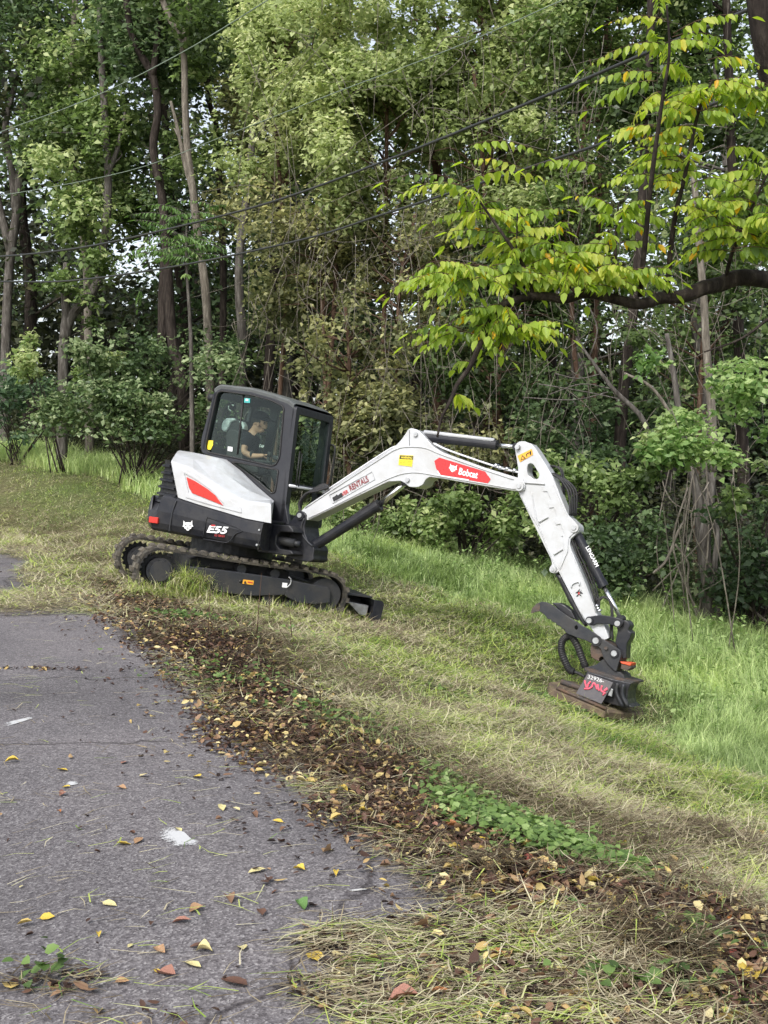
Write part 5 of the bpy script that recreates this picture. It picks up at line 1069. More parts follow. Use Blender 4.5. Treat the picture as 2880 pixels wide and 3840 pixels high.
# --- low broadleaf patches
def weed_patch(name, spots, size, nl, label_kind='stuff', hmax=.12, mat=WEED, tmu=.5):
    P, L_, = [], []
    for (px, py, rx, ry, m_) in spots:
        c_ = gpoint(px, py); n_ = int(nl*m_*1.4); a = rng.normal(0, .5, n_)*rx; b_ = rng.normal(0, .5, n_)*ry; x = c_[0]+a; y = c_[1]+b_; P.append(np.stack([x, y, ground(x, y)+rng.random(n_)*hmax+.01], 1))
    P = np.concatenate(P); n_ = len(P); az_ = rng.uniform(0, 6.28, n_); D_ = np.stack([np.cos(az_), np.sin(az_), rng.normal(0, .25, n_)], 1); N__ = unit(np.stack([rng.normal(0, .35, n_), rng.normal(-.15, .35, n_), np.ones(n_)], 1))
    L_ = rng.uniform(.6, 1.1, n_)*size; V_, F_ = leaf6(P, D_, N__, L_, L_*rng.uniform(.7, 1.0, n_), .12, .1)
    it = []
    o_ = cloud_obj(name, [(V_, F_, np.repeat(np.clip(rng.normal(tmu, .2, n_), 0, 1), 6))], mat); return tag(o_, kind='stuff')
weed_patch('ground_ivy', [(*z8((300, 160)), .20, .5, .7), (*z8((300, 260)), .16, .3, .6), (*z8((430, 290)), .20, .4, .9), (*z8((620, 370)), .26, .42, 1.7), (*z8((760, 430)), .22, .34, 1.3), (*z8((900, 490)), .16, .2, .6), (*z8((1090, 550)), .10, .10, .25)], .042, 330, hmax=.10, tmu=.6)
weed_patch('low_weeds', [(1180, 2420, .7, .7, .5), (870, 2560, .5, .5, .35), (1300, 2730, .5, .35, .25), (1160, 2690, .3, .3, .2), (1700, 2620, .3, .3, .3), (2720, 3590, .2, .12, .12), (2500, 3750, .3, .1, .15), (160, 3690, .14, .1, .04), (700, 2330, .4, .2, .5), (2050, 2640, .35, .25, 1.0), (2140, 2680, .3, .2, .8)], .05, 300, hmax=.09, tmu=.4)
# dry stalks
for px, py, h_, lean_, lab in ((960, 2415, .62, .05, 'tallest thin dry stalk standing in front of the track'), (1100, 2440, .42, -.04, 'short dry stalk right of the tallest one'), (780, 2400, .40, .02, 'dry stalk left of the tallest one, below the track'), (815, 2430, .35, -.08, 'bent dry stalk below the rear of the track'), (1010, 2330, .3, .0, 'small dry stalk touching the grass under the track frame')):
    g_ = gpoint(px, py); o = tubes('dry_stalk', [([(g_[0], g_[1], g_[2]), (g_[0]+lean_*.5, g_[1], g_[2]+h_*.5), (g_[0]+lean_, g_[1]+.02, g_[2]+h_)], [.006, .004, .002])], BARK_R, None, g_, 5); o.location = g_
    tag(o, lab, 'stalk')
# ------------------------------------------------------------------ woods
G_ = 1.85
FOL = {
 'deep': foliage('shaded_foliage', [(0, (.010, .013, .007)), (.45, (.028, .034, .016)), (.8, (.06, .072, .032)), (1, (.12, .12, .06))], .3),  # deep shade inside the wood is put into this darker leaf colour
 'dark': foliage('dark_green_foliage', [(0, (.016, .027, .012)), (.45, (.038, .060, .025)), (.8, (.075, .108, .046)), (1, (.17, .20, .11))], .35, .42, gain=G_*1.1),
 'mid': foliage('mid_green_foliage', [(0, (.022, .036, .012)), (.45, (.062, .090, .030)), (.8, (.12, .165, .058)), (1, (.24, .27, .13))], .4, .42, gain=G_),
 'light': foliage('yellow_green_foliage', [(0, (.035, .05, .012)), (.4, (.125, .155, .06)), (.8, (.22, .25, .115)), (1, (.34, .35, .20))], .45, gain=G_*1.05),
 'olive': foliage('olive_foliage', [(0, (.022, .025, .012)), (.4, (.060, .068, .029)), (.75, (.125, .130, .062)), (1, (.22, .215, .10))], .38, gain=G_*1.05),
 'blue': foliage('blue_green_foliage', [(0, (.016, .030, .016)), (.5, (.040, .070, .034)), (.85, (.08, .125, .065)), (1, (.2, .24, .15))], .32, gain=G_),
 'rust': foliage('rusty_foliage', [(0, (.03, .018, .010)), (.5, (.11, .06, .03)), (1, (.25, .14, .06))], .3),
 'walnut': foliage('walnut_leaves', [(0, (.08, .13, .035)), (.35, (.20, .29, .05)), (.7, (.33, .42, .075)), (.86, (.44, .47, .10)), (.93, (.62, .46, .035)), (1, (.60, .32, .02))], .55, .4, gain=1.12),
 'bright': foliage('bright_green_foliage', [(0, (.04, .08, .022)), (.5, (.11, .185, .055)), (1, (.28, .35, .15))], .42, .4, gain=1.4)}
def cloud(blobs, n, size, tmu=.5, tsd=.16, aspect=.6, shell=2.4, bsd=.18, up=.7, droop=-.25, hole=0):
    """leaves spread through a set of blobs (x, y, z, rx, rz)"""
    B = np.asarray(blobs, float); wgt = B[:, 3]**2*B[:, 4]; wgt = wgt**.75; wgt /= wgt.sum(); i = rng.choice(len(B), n, p=wgt)
    gz = rng.normal(size=(n, 3)); d = unit(gz); gz = gz*np.minimum(1, 2.1/np.linalg.norm(gz, axis=1))[:, None]; P = B[i, :3]+gz*.66*np.stack([B[i, 3], B[i, 3], B[i, 4]*1.1], 1)
    # gather leaves into sprays
    q = .16+.05*rng.random(n); g = np.round(P/.38)*.38+.12*np.sin(P[:, [1, 2, 0]]*7.3); P = P+(g-P)*.30*rng.random((n, 1))
    nz = np.zeros(n)
    for sc3, am, sd_ in ((1.15, .6, 3), (2.6, .4, 9)):
        Q = P*sc3; I = np.floor(Q).astype(int); f_ = Q-I; f_ = f_*f_*(3-2*f_); acc = 0
        for a_ in (0, 1):
            for b_ in (0, 1):
                for c_ in (0, 1):
                    h_ = np.sin((I[:, 0]+a_)*127.1+(I[:, 1]+b_)*311.7+(I[:, 2]+c_)*74.7+sd_)*43758.5453; h_ -= np.floor(h_)
                    acc = acc+h_*np.where(a_, f_[:, 0], 1-f_[:, 0])*np.where(b_, f_[:, 1], 1-f_[:, 1])*np.where(c_, f_[:, 2], 1-f_[:, 2])
        nz += am*acc
    kp = nz > (hole if hole else .47)-.05*rng.random(n); P, d, i, nz = P[kp], d[kp], i[kp], nz[kp]; n = len(P)
    D = unit(np.stack([rng.normal(size=n), rng.normal(size=n), rng.normal(droop, .45, n)], 1)); N = unit(np.stack([rng.normal(0, .5, n), rng.normal(0, .5, n), np.full(n, up)], 1)+d*.5)
    bt = rng.normal(0, bsd, len(B)); L = size*1.3*rng.uniform(.5, 1.35, n); V, Fc = kites(P, D, N, L, L*aspect*rng.uniform(.8, 1.2, n), rng.uniform(-.1, .3, n)[:, None])
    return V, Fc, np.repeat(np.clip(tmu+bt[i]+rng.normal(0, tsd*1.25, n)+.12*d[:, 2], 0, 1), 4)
def pxpath(pts, Y, r0=None):
    return np.array([at(q[0], q[1], q[2] if len(q) > 2 else Y) for q in pts])
def settle(P):
    """start a trunk on the ground: the lowest point goes down to the terrain under it"""
    P = np.array(P); g = float(ground(P[0, 0], P[0, 1])); 
    if P[0, 2] > g-.05: P = np.vstack([[P[0, 0]+(P[0, 0]-P[1, 0])*.1, P[0, 1], g-.1], P])
    else: P[0, 2] = g-.1
    return P
def wobble(a, b, n, amp, seed=None):
    t = np.linspace(0, 1, n)[:, None]; P = np.asarray(a)*(1-t)+np.asarray(b)*t; w_ = rng.normal(0, amp, (n, 3))*np.sin(t*math.pi)**.5*(0.4); return P+w_
def limbs_to(path, targets, r0=.035, amp=.25):
    """curved boughs from the nearest lower trunk point to each target"""
    it = []
    for T in targets:
        d = np.linalg.norm(path-T, axis=1)+np.clip(path[:, 2]-T[2]+.3, 0, 9)*2; a = path[np.argmin(d)]; ln = np.linalg.norm(T-a); m_ = (a+T)/2+rng.normal(0, amp*.5, 3)+np.array([0, 0, .08*ln])
        P = smoothpath([a, m_, T], 3); it.append((P, np.linspace(min(r0, .012*ln+.012), .006, len(P))))
    return it
def tree(name, trunk, r_, barkm, blobs, n, size, fol, label, cat='tree', group=None, forks=(), nl=10, tmu=.5, **kw):
    """trunk: world path from the foot up; forks: further (path, radii)"""
    P = settle(trunk); org = P[0].copy(); org[2] = float(ground(org[0], org[1])); root = empty(name, org, label, cat, group)
    n = int(n*1.0); r_ = r_*.78
    SP = smoothpath(P, 4); rad = np.interp(np.linspace(0, 1, len(SP)), [0, .04, 1], [r_*1.35, r_, r_*.55])
    it = [(SP, rad)]+[(smoothpath(f, 4), np.linspace(a, b, len(smoothpath(f, 4)))) for f, a, b in forks]
    allp = np.concatenate([q[0] for q in it])
    if len(blobs):
        B = np.asarray(blobs); idx = rng.permutation(len(B))[:nl]; it += limbs_to(allp, B[idx, :3], r_*.35)
    tubes('trunk', it, barkm, root, org, 9, True, .05)
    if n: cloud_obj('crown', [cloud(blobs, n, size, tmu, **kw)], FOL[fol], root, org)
    return root
def pb(lst, Y):   # blobs given as (px, py, radius px, radius z px[, Y])
    out = []
    for q in lst:
        y = q[4] if len(q) > 4 else Y; c_ = at(q[0], q[1], y); out.append((c_[0], c_[1], c_[2], q[2]/F*y, q[3]/F*y))
    return out
def scatter_blobs(x0, x1, y0, y1, Y, n, r0, r1, dY=1.0):
    return pb([(rng.uniform(x0, x1), rng.uniform(y0, y1), r_ := rng.uniform(r0, r1), r_*rng.uniform(.55, .9), Y+rng.uniform(-dY, dY)) for _ in range(n)], Y)
p = pxpath
GP = 'tall trees standing in the wood on the left'
tree('tree', p([(15, 1600), (22, 1300), (35, 1000), (62, 800), (78, 600), (100, 400), (108, 250), (118, 60), (120, -250)], 33), .19, BARK_G, scatter_blobs(-150, 230, -150, 420, 33, 22, 60, 120), 9000, .13, 'dark', 'grey forked tree closest to the left edge, sky behind its trunk', forks=[(p([(62, 800), (45, 650), (20, 480), (60, 300), (100, 60)], 33), .12, .05), (p([(40, 950), (-20, 700), (-60, 500)], 33), .12, .06)])
tree('tree', p([(335, 1560), (332, 1300), (325, 1000), (300, 800), (272, 600), (265, 400), (272, 200), (282, 0), (290, -250)], 31), .15, BARK_P, scatter_blobs(120, 430, -100, 720, 31, 26, 50, 105), 12000, .12, 'mid', 'pale slender tree with leafy boughs, second trunk from the left')
tree('tree', p([(232, 1640), (236, 1450), (240, 1280), (275, 1175), (345, 1100), (382, 960), (402, 800), (405, 650), (395, 450), (380, 200), (370, -200)], 29), .17, BARK_G, scatter_blobs(150, 520, 150, 850, 29.5, 24, 45, 95)+scatter_blobs(180, 400, 950, 1230, 28.5, 10, 35, 60, .6), 12500, .12, 'mid', 'tree with a short broken brown stub and a trunk leaning right above it', forks=[(p([(244, 1270), (250, 1180), (242, 1080), (248, 985)], 29), .14, .06), (p([(405, 650), (440, 560), (470, 420)], 29), .08, .03)], tmu=.58)
tree('tree', p([(318, 1600), (312, 1350), (322, 1150), (335, 950), (345, 700), (330, 300), (330, -200)], 34), .17, BARK_D, scatter_blobs(150, 520, -200, 500, 34, 22, 60, 120), 9000, .13, 'dark', 'dark straight tree just behind the leaning one', tmu=.55)
tree('tree', p([(690, 1560), (676, 1380), (650, 1300), (636, 1150), (628, 1000), (620, 880), (605, 720), (575, 555), (592, 417), (573, 286), (521, 190), (480, 60), (470, -200)], 28), .17, BARK_D, scatter_blobs(380, 700, -150, 330, 29, 20, 55, 110)+scatter_blobs(480, 660, 420, 820, 29, 12, 45, 80), 11000, .12, 'dark', 'dark crooked tree rising above the bush left of the cab', forks=[(p([(573, 286), (590, 150), (610, -100)], 28), .09, .05), (p([(610, 1300), (612, 1100), (618, 950)], 28.3), .13, .10)])
tree('tree', p([(790, 1530), (782, 1300), (770, 1080), (738, 850), (722, 700), (703, 564), (694, 390), (686, 174), (642, 80), (600, -40), (580, -250)], 27), .135, BARK_P, scatter_blobs(560, 900, -200, 120, 27.5, 14, 60, 110)+scatter_blobs(620, 820, 200, 700, 28.5, 10, 40, 70), 8500, .12, 'mid', 'pale mottled tree with a smooth twin top, behind the rear of the cab', forks=[(p([(688, 200), (705, 60), (715, -100), (730, -250)], 27), .09, .06), (p([(722, 720), (690, 600), (668, 490), (640, 380)], 27), .06, .03)])
tree('tree', p([(905, 1450), (908, 1250), (897, 1100), (900, 940), (930, 700), (960, 400), (1000, 100), (1030, -200)], 27), .15, BARK_G, scatter_blobs(800, 1100, -100, 800, 28, 22, 55, 100), 10000, .12, 'olive', 'grey tree rising right behind the cab roof', tmu=.6)
tree('tree', p([(830, 1560), (838, 1100), (830, 800), (816, 556), (811, 469), (781, 364), (790, 243), (764, 148), (770, 0), (800, -200)], 31), .12, BARK_D, scatter_blobs(650, 960, -150, 450, 31, 22, 55, 110), 9500, .12, 'dark', 'thin black crooked tree between the two pale ones', tmu=.6)
tree('tree', p([(1000, 1560), (1030, 1000), (1040, 500), (1050, 250), (1020, 50), (1000, -200)], 31), .18, BARK_D, scatter_blobs(850, 1250, -200, 300, 31, 18, 60, 110), 8000, .12, 'mid', 'dark trunk half hidden by yellow-green leaves, left of centre', tmu=.5)
tree('tree', p([(1640, 1650), (1655, 1250), (1620, 1000), (1600, 880), (1645, 720), (1620, 500), (1600, 200), (1560, -200)], 25), .17, BARK_R, scatter_blobs(1350, 1800, -150, 620, 26, 28, 70, 130), 14000, .11, 'light', 'brown twisted tree in the centre wrapped in vines', forks=[(p([(1630, 1100), (1540, 950), (1520, 750), (1440, 600)], 25), .10, .05)], tmu=.45)
tree('tree', p([(2100, 1750), (2060, 1300), (1980, 900), (1860, 500), (1850, 260), (1920, 120), (1990, -60), (2010, -200)], 25), .15, BARK_D, scatter_blobs(1700, 2350, -150, 600, 26, 34, 70, 130), 16000, .11, 'mid', 'dark leaning tree behind the upper power line, right of centre', forks=[(p([(1860, 240), (1960, 170), (2060, 60)], 25), .07, .03)], tmu=.5)
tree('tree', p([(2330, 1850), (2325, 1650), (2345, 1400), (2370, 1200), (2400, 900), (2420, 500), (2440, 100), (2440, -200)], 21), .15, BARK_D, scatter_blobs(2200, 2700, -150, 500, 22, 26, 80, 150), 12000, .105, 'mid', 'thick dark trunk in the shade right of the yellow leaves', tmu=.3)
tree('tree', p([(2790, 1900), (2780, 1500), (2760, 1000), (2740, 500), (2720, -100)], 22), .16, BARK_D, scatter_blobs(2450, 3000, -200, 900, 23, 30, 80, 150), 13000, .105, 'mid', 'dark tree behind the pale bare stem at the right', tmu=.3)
# yellow-green wall of vine-clad saplings in the middle
k = 0
for x0, x1, y0, y1, Y, fo, lab, tm in ((880, 1180, 40, 700, 25, 'light', 'yellow-green sapling at the left edge of the pale leafy wall', .55), (1080, 1420, -80, 500, 24, 'light', 'tall yellow-green sapling at the top of the pale leafy wall', .6), (1250, 1650, 250, 800, 23.5, 'light', 'yellow-green sapling crossed by the thick power line', .5),
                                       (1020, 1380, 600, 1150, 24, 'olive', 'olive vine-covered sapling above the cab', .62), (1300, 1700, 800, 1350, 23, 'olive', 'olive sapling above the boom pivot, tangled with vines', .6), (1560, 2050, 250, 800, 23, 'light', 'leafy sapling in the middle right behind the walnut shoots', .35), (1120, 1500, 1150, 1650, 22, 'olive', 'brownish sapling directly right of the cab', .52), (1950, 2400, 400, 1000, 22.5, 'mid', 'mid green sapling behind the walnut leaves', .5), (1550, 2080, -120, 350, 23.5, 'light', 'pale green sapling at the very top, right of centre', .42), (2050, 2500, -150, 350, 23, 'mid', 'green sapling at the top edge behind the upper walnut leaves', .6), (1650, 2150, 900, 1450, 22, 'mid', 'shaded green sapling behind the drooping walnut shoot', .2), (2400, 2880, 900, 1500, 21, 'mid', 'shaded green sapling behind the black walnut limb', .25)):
    cx_ = (x0+x1)/2; tr = p([(cx_+rng.uniform(-60, 60), 1800), (cx_+rng.uniform(-50, 50), (y1+1500)/2), (cx_, (y0+y1)/2), (cx_+rng.uniform(-60, 60), y0)], Y)
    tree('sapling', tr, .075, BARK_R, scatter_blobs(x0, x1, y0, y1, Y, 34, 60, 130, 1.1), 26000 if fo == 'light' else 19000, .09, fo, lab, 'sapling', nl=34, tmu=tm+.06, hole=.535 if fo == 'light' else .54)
# rows of trees further in
GB = 'trees standing further back in the wood'
spots = []
for Yb in (34, 38, 43, 49):
    for q in np.linspace(-1, 1, 8): spots.append((q*.36*Yb+rng.uniform(-1, 1), Yb+rng.uniform(-1.5, 1.5)))
protos = []
for v in range(4):
    H_ = rng.uniform(13, 16); bl = [(rng.normal(0, 1.3), rng.normal(0, 1.3), H_*rng.uniform(.28, 1.0), r_ := rng.uniform(.7, 1.35), r_*.75) for _ in range(34)]
    fo = ('dark', 'mid', 'olive', 'dark')[v]; lab = ('dark green background tree deep in the wood', 'mid green background tree deep in the wood', 'olive background tree deep in the wood', 'thin dark background tree deep in the wood')[v]
    root = empty('background_tree', (0, 0, 0), lab, 'tree', lab.replace('tree', 'trees'))
    tp_ = wobble((0, 0, -.2), (rng.uniform(-.6, .6), 0, H_), 7, .5); SP = smoothpath(tp_, 3); it = [(SP, np.linspace(.22, .07, len(SP)))]+limbs_to(SP, np.array(bl)[:14, :3], .06)
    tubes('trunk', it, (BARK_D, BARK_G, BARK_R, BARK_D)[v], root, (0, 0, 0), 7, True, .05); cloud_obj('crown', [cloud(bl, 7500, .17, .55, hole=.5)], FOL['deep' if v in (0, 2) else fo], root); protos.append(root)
def copy_tree(o, loc, rz, sc_=1.0, label=None, group=None):
    c = o.copy(); C.objects.link(c); c.location = loc; c.rotation_euler = (0, 0, rz); c.scale = (sc_,)*3
    if label: c['label'] = label
    if group: c['group'] = group
    for ch in list(o.children): d = ch.copy(); C.objects.link(d); d.parent = c
    return c
used = set(); taken = {}
ZN = [(150, 'behind the forked tree at the left edge'), (420, 'behind the leaning tree'), (700, 'behind the dark crooked tree'), (900, 'behind the pale mottled tree'), (1200, 'straight above the cab'), (1500, 'behind the pale leafy wall'), (1800, 'behind the vine-wrapped tree in the centre'), (2150, 'behind the drooping walnut shoot'), (2450, 'behind the digger arm and walnut limb'), (2750, 'behind the pale bare stem'), (9999, 'at the right edge')]
KN = ('dark green', 'mid green', 'olive', 'slim dark')
RN = {34: 'nearest', 38: 'second', 43: 'third', 49: 'farthest'}
for k, (x, y) in enumerate(spots):
    if x < -.08*y and rng.random() < .27: continue
    v = int(rng.integers(0, 4)); z_ = float(ground(x, y)); rw = RN[min(RN, key=lambda q: abs(q-y))]; px_ = 1440+F*x/y; zn = next(t_ for e_, t_ in ZN if px_ < e_)
    lab = f'{KN[v]} tree, {rw} row back, {zn}'
    if v not in used: o = protos[v]; used.add(v); o.location = (x, y, z_); o.rotation_euler = (0, 0, rng.uniform(0, 6))
    else: o = copy_tree(protos[v], (x, y, z_), rng.uniform(0, 6), rng.uniform(.85, 1.15))
    o['label'] = lab; o['group'] = 'trees standing deep in the wood'
# far woodland that reads as one mass, and the dim understorey
n = 60000; X = rng.uniform(-30, 30, n); Y = rng.uniform(50, 62, n); g = ground(X, Y); h = rng.random(n)**.8*11*np.clip(.35+.85*(fbm(X, X*0, .25, 5)), 0, 1.2); 
kf = rng.random(n) < np.where((X < -8) & (h > 6), .55, 1); X, Y, h, g = X[kf], Y[kf], h[kf], g[kf]; n = len(X)
V, Fc = kites(np.stack([X, Y, g+h], 1), rng.normal(size=(n, 3)), rng.normal(size=(n, 3)), np.full(n, .42), np.full(n, .30), .1)
tag(cloud_obj('distant_woods', [(V, Fc, np.repeat(np.clip(rng.normal(.4, .2, n), 0, 1), 4))], FOL['deep']), kind='stuff')
n = 110000; X = rng.uniform(-13, 11, n); Y = np.interp(X, woods_pts[:, 0], woods_pts[:, 1])+rng.random(n)**1.3*9+.5; g = ground(X, Y); f = fbm(X, Y, .6, 77); h = rng.random(n)**1.5*(.4+2.6*f)
V, Fc = kites(np.stack([X, Y, g+h], 1), unit(rng.normal(size=(n, 3))*[1, 1, .4]), unit(rng.normal(size=(n, 3))*.5+[0, 0, 1]), rng.uniform(.06, .13, n), rng.uniform(.04, .08, n), .1)
tag(cloud_obj('undergrowth', [(V, Fc, np.repeat(np.clip(.55+.6*(f-.5)+rng.normal(0, .2, n), 0, 1), 4))], FOL['deep']), kind='stuff')
# thin vines and dead twigs hanging in the tangle
it = []
for k in range(640):
    x = rng.uniform(900, 2880) if k % 3 else rng.uniform(1150, 2200); y = rng.uniform(750, 1900) if k % 4 else rng.uniform(0, 900); Y = rng.uniform(20, 24)-(x-1000)/1880*3; a = at(x, y, Y); v_ = rng.random()
    d_ = np.array([rng.normal(0, .6), rng.normal(0, .3), rng.normal(0, .9)]) if v_ < .6 else np.array([rng.normal(0, .15), 0, -rng.uniform(.5, 2.2)]); P = [a, a+d_*.5+rng.normal(0, .12, 3), a+d_+rng.normal(0, .15, 3)]
    zmin = float(ground(a[0], a[1])); P = [np.array([q[0], q[1], max(q[2], zmin)]) for q in P]; it.append((smoothpath(P, 4), rng.uniform(.0025, .006)))
tag(tubes('hanging_vines', it, BARK_P, None, (0, 0, 0), 4, True), kind='stuff')
# --- shrubs
def shrub(label, foot, Y, blobs, n, size, fol, stems=9, tmu=.5, name='shrub', r_=.02, spread=.6, barkm=BARK_D, **kw):
    g_ = at(foot[0], foot[1], Y); g_[2] = float(ground(g_[0], g_[1])); root = empty(name, g_, label, 'shrub'); B = np.asarray(blobs); it = []
    for k in range(stems):
        T = B[rng.integers(0, len(B)), :3]; a = g_+np.array([rng.normal(0, .12), rng.normal(0, .12), -.05]); m_ = a*.55+T*.45+np.array([rng.normal(0, .1), 0, .15]); P = smoothpath([a, m_, T], 4); it.append((P, np.linspace(r_, .005, len(P))))
    tubes('stems', it, barkm, root, g_, 6, True); cloud_obj('foliage', [cloud(blobs, n, size, tmu, **kw)], FOL[fol], root, g_); return root
shrub('large dark green bush with black stems behind the digger', (500, 1835), 26, pb([(rng.uniform(180, 860), rng.uniform(1300, 1640)-abs(rng.normal(0, 30)), r_ := rng.uniform(45, 90), r_*.6, 26+rng.uniform(-.9, .9)) for _ in range(46)], 26), 21000, .09, 'dark', 24, .66, r_=.02, hole=.52)
shrub('blue-green bush at the left edge above the grass', (60, 1700), 30, scatter_blobs(-120, 260, 1430, 1660, 30, 22, 40, 80), 5500, .10, 'blue', 14, .5, hole=.53)
shrub('light green spray of leaves left of the large bush', (230, 1600), 28, scatter_blobs(60, 480, 1260, 1400, 28, 9, 25, 50), 2400, .10, 'mid', 6, .7, hole=.5)
shrub('green shrub below the boom, behind the tall grass', (1740, 2080), 20, scatter_blobs(1560, 1930, 1860, 2020, 20, 20, 35, 70), 6500, .085, 'mid', 18, .6, hole=.5)
shrub('small pale weedy shrub under the boom cylinder', (1350, 2000), 21, scatter_blobs(1230, 1560, 1900, 2040, 21, 16, 28, 55), 5500, .075, 'mid', 14, .55)
shrub('yellow-green shrub just right of the arm top', (2150, 2050), 18.5, scatter_blobs(1980, 2420, 1740, 1960, 18.5, 22, 35, 75), 6500, .085, 'mid', 18, .5, hole=.5)
shrub('dark shrub in the shade right of the arm', (2300, 2250), 17.8, scatter_blobs(2080, 2560, 1930, 2210, 17.8, 26, 40, 80), 6000, .08, 'dark', 22, .5, hole=.5)
shrub('leafy shrub at the right edge behind the tree foot', (2850, 2380), 16.5, scatter_blobs(2680, 3000, 1850, 2330, 16.5, 26, 45, 90), 5500, .08, 'dark', 20, .3, hole=.54)
shrub('dark shrub behind the boom hump', (1600, 1950), 22, scatter_blobs(1380, 1980, 1500, 1800, 22, 28, 50, 100), 8000, .09, 'olive', 24, .4, hole=.52)
shrub('tall dim shrub behind the arm, under the yellow leaves', (2200, 2100), 20.5, scatter_blobs(1980, 2500, 1400, 1750, 21, 22, 50, 90), 6500, .09, 'dark', 20, .45)
# ailanthus sapling with long feathery leaves
def fronds(items, nlf, llen, lw, tmu, drp=.5, tsd=.12, rach=.004, hang=.9, arch=.18):
    """compound leaves: items = (start, end) of each midrib; leaflets hang in pairs along it"""
    Vs, Fs, Ts, c, ribs = [], [], [], 0, []
    for a, b in items:
        a, b = np.asarray(a, float), np.asarray(b, float); ln = np.linalg.norm(b-a); n_ = nlf; t = np.linspace(.16, 1, n_); m_ = (a+b)/2+np.array([0, 0, arch*ln])
        Q = (1-t)[:, None]**2*a+2*(t*(1-t))[:, None]*m_+(t**2)[:, None]*b; ax = unit(b-a); sd_ = unit(np.cross(ax, [0, 0, 1.])); tt = np.linspace(0, 1, 8); ribs.append(((1-tt)[:, None]**2*a+2*(tt*(1-tt))[:, None]*m_+(tt**2)[:, None]*b, np.linspace(rach, rach*.4, 8)))
        fm = rng.normal(0, tsd*1.1)
        for sg in (-1, 1):
            D = unit(sd_*sg*.8+ax*.45+np.array([0, 0, -hang])+rng.normal(0, .24, (n_, 3))); N = unit(sd_*sg*hang*.9+np.array([0, 0, .75])+rng.normal(0, .32, (n_, 3))); L = llen*rng.uniform(.8, 1.15)*np.sin(np.clip(t*.85+.2, 0, 1)*math.pi)**.5*rng.uniform(.7, 1.2, n_)
            V, Fc = leaf6(Q, D, N, L, L*lw, .14, .14); Vs.append(V); Fs.append(Fc+c); c += len(V); tn_ = np.clip(tmu+fm+rng.normal(0, tsd, n_), 0, .84); tn_ = np.where(rng.random(n_) < .035, rng.uniform(.88, 1, n_), tn_); Ts.append(np.repeat(tn_, 6))
        V, Fc = leaf6(Q[-1:], unit(ax+[0, 0, -.4])[None], np.array([[0, 0, 1.]]), np.array([llen]), np.array([llen*lw]), .14, .1); Vs.append(V); Fs.append(Fc+c); c += len(V); Ts.append(np.full(6, tmu))
    return (np.concatenate(Vs), np.concatenate(Fs), np.concatenate(Ts)), ribs
def stem_sapling(label, path, Y, items, nlf, llen, lw, fol, tmu, name='sapling'):
    P = settle(p(path, Y)); org = P[0].copy(); root = empty(name, org, label, 'sapling'); part, ribs = fronds(items, nlf, llen, lw, tmu, rach=.008)
    SP = smoothpath(P, 4); tubes('trunk', [(SP, np.linspace(.06, .02, len(SP)))]+ribs, BARK_G, root, org, 6); cloud_obj('leaves', [part], FOL[fol], root, org)
its = []
for k in range(54):
    a = at(700+rng.normal(0, 60), 900+rng.normal(0, 90), 25+rng.normal(0, .4)); an = rng.uniform(0, 6.28); its.append((a, a+np.array([math.cos(an)*.9, math.sin(an)*.6, rng.uniform(-.35, .25)])))
stem_sapling('feathery-leaved sapling in front of the pale mottled trunk', [(720, 1560), (715, 1250), (700, 1000), (700, 820)], 25, its, 11, .15, .3, 'bright', .35)
# --- the twin-stemmed dead-looking tree at the right with its vines
tp_ = p([(2650, 2335), (2655, 2200), (2640, 2050), (2655, 1920), (2672, 1768), (2672, 1594), (2651, 1334), (2638, 1108), (2620, 900), (2600, 620)], 16.8)
base = settle(tp_); org = base[0].copy(); TR = empty('bare_tree', org, 'pale bare stem forking from a thick brown vine-wrapped foot at the right', 'tree')
tubes('trunk', [(smoothpath(base[:6], 4), np.linspace(.125, .06, 21)), (smoothpath(p([(2650, 2200), (2625, 1950), (2612, 1837), (2586, 1725), (2551, 1577), (2529, 1420), (2500, 1250)], 16.9), 4), np.linspace(.09, .03, 25)),
                (smoothpath(p([(2700, 2330), (2680, 2150), (2690, 1990), (2650, 1880)], 16.7), 4), np.linspace(.05, .03, 13))], BARK_G, TR, org, 12, True, .12)
tubes('upper_trunk', [(smoothpath(base[5:], 4), np.linspace(.065, .042, 4*(len(base)-6)+1))], BARK_P, TR, org, 10, True, .06)
vi = []
for k in range(12):
    x = 2650+rng.normal(0, 50); vi.append((smoothpath(p([(x, rng.uniform(1500, 1900)), (x+rng.normal(0, 60), rng.uniform(1900, 2100)), (x+rng.normal(0, 90), rng.uniform(2200, 2360))], 16.6+rng.normal(0, .2)), 5), rng.uniform(.005, .014)))
vi.append((smoothpath(p([(2500, 1710), (2480, 1780), (2520, 1880), (2620, 1920), (2710, 1880), (2750, 1790), (2740, 1720)], 16.4), 5), .010)); vi.append((smoothpath(p([(2570, 1950), (2540, 2000), (2500, 2100), (2450, 2150)], 16.5), 5), .02))
vi.append((smoothpath(p([(2530, 2040), (2580, 2110), (2580, 2200), (2620, 2330)], 16.5), 5), .016)); vi.append((smoothpath(p([(2720, 2190), (2800, 2270), (2900, 2350)], 16.4), 4), .022))
tubes('vines', vi, BARK_P, TR, org, 5, True)
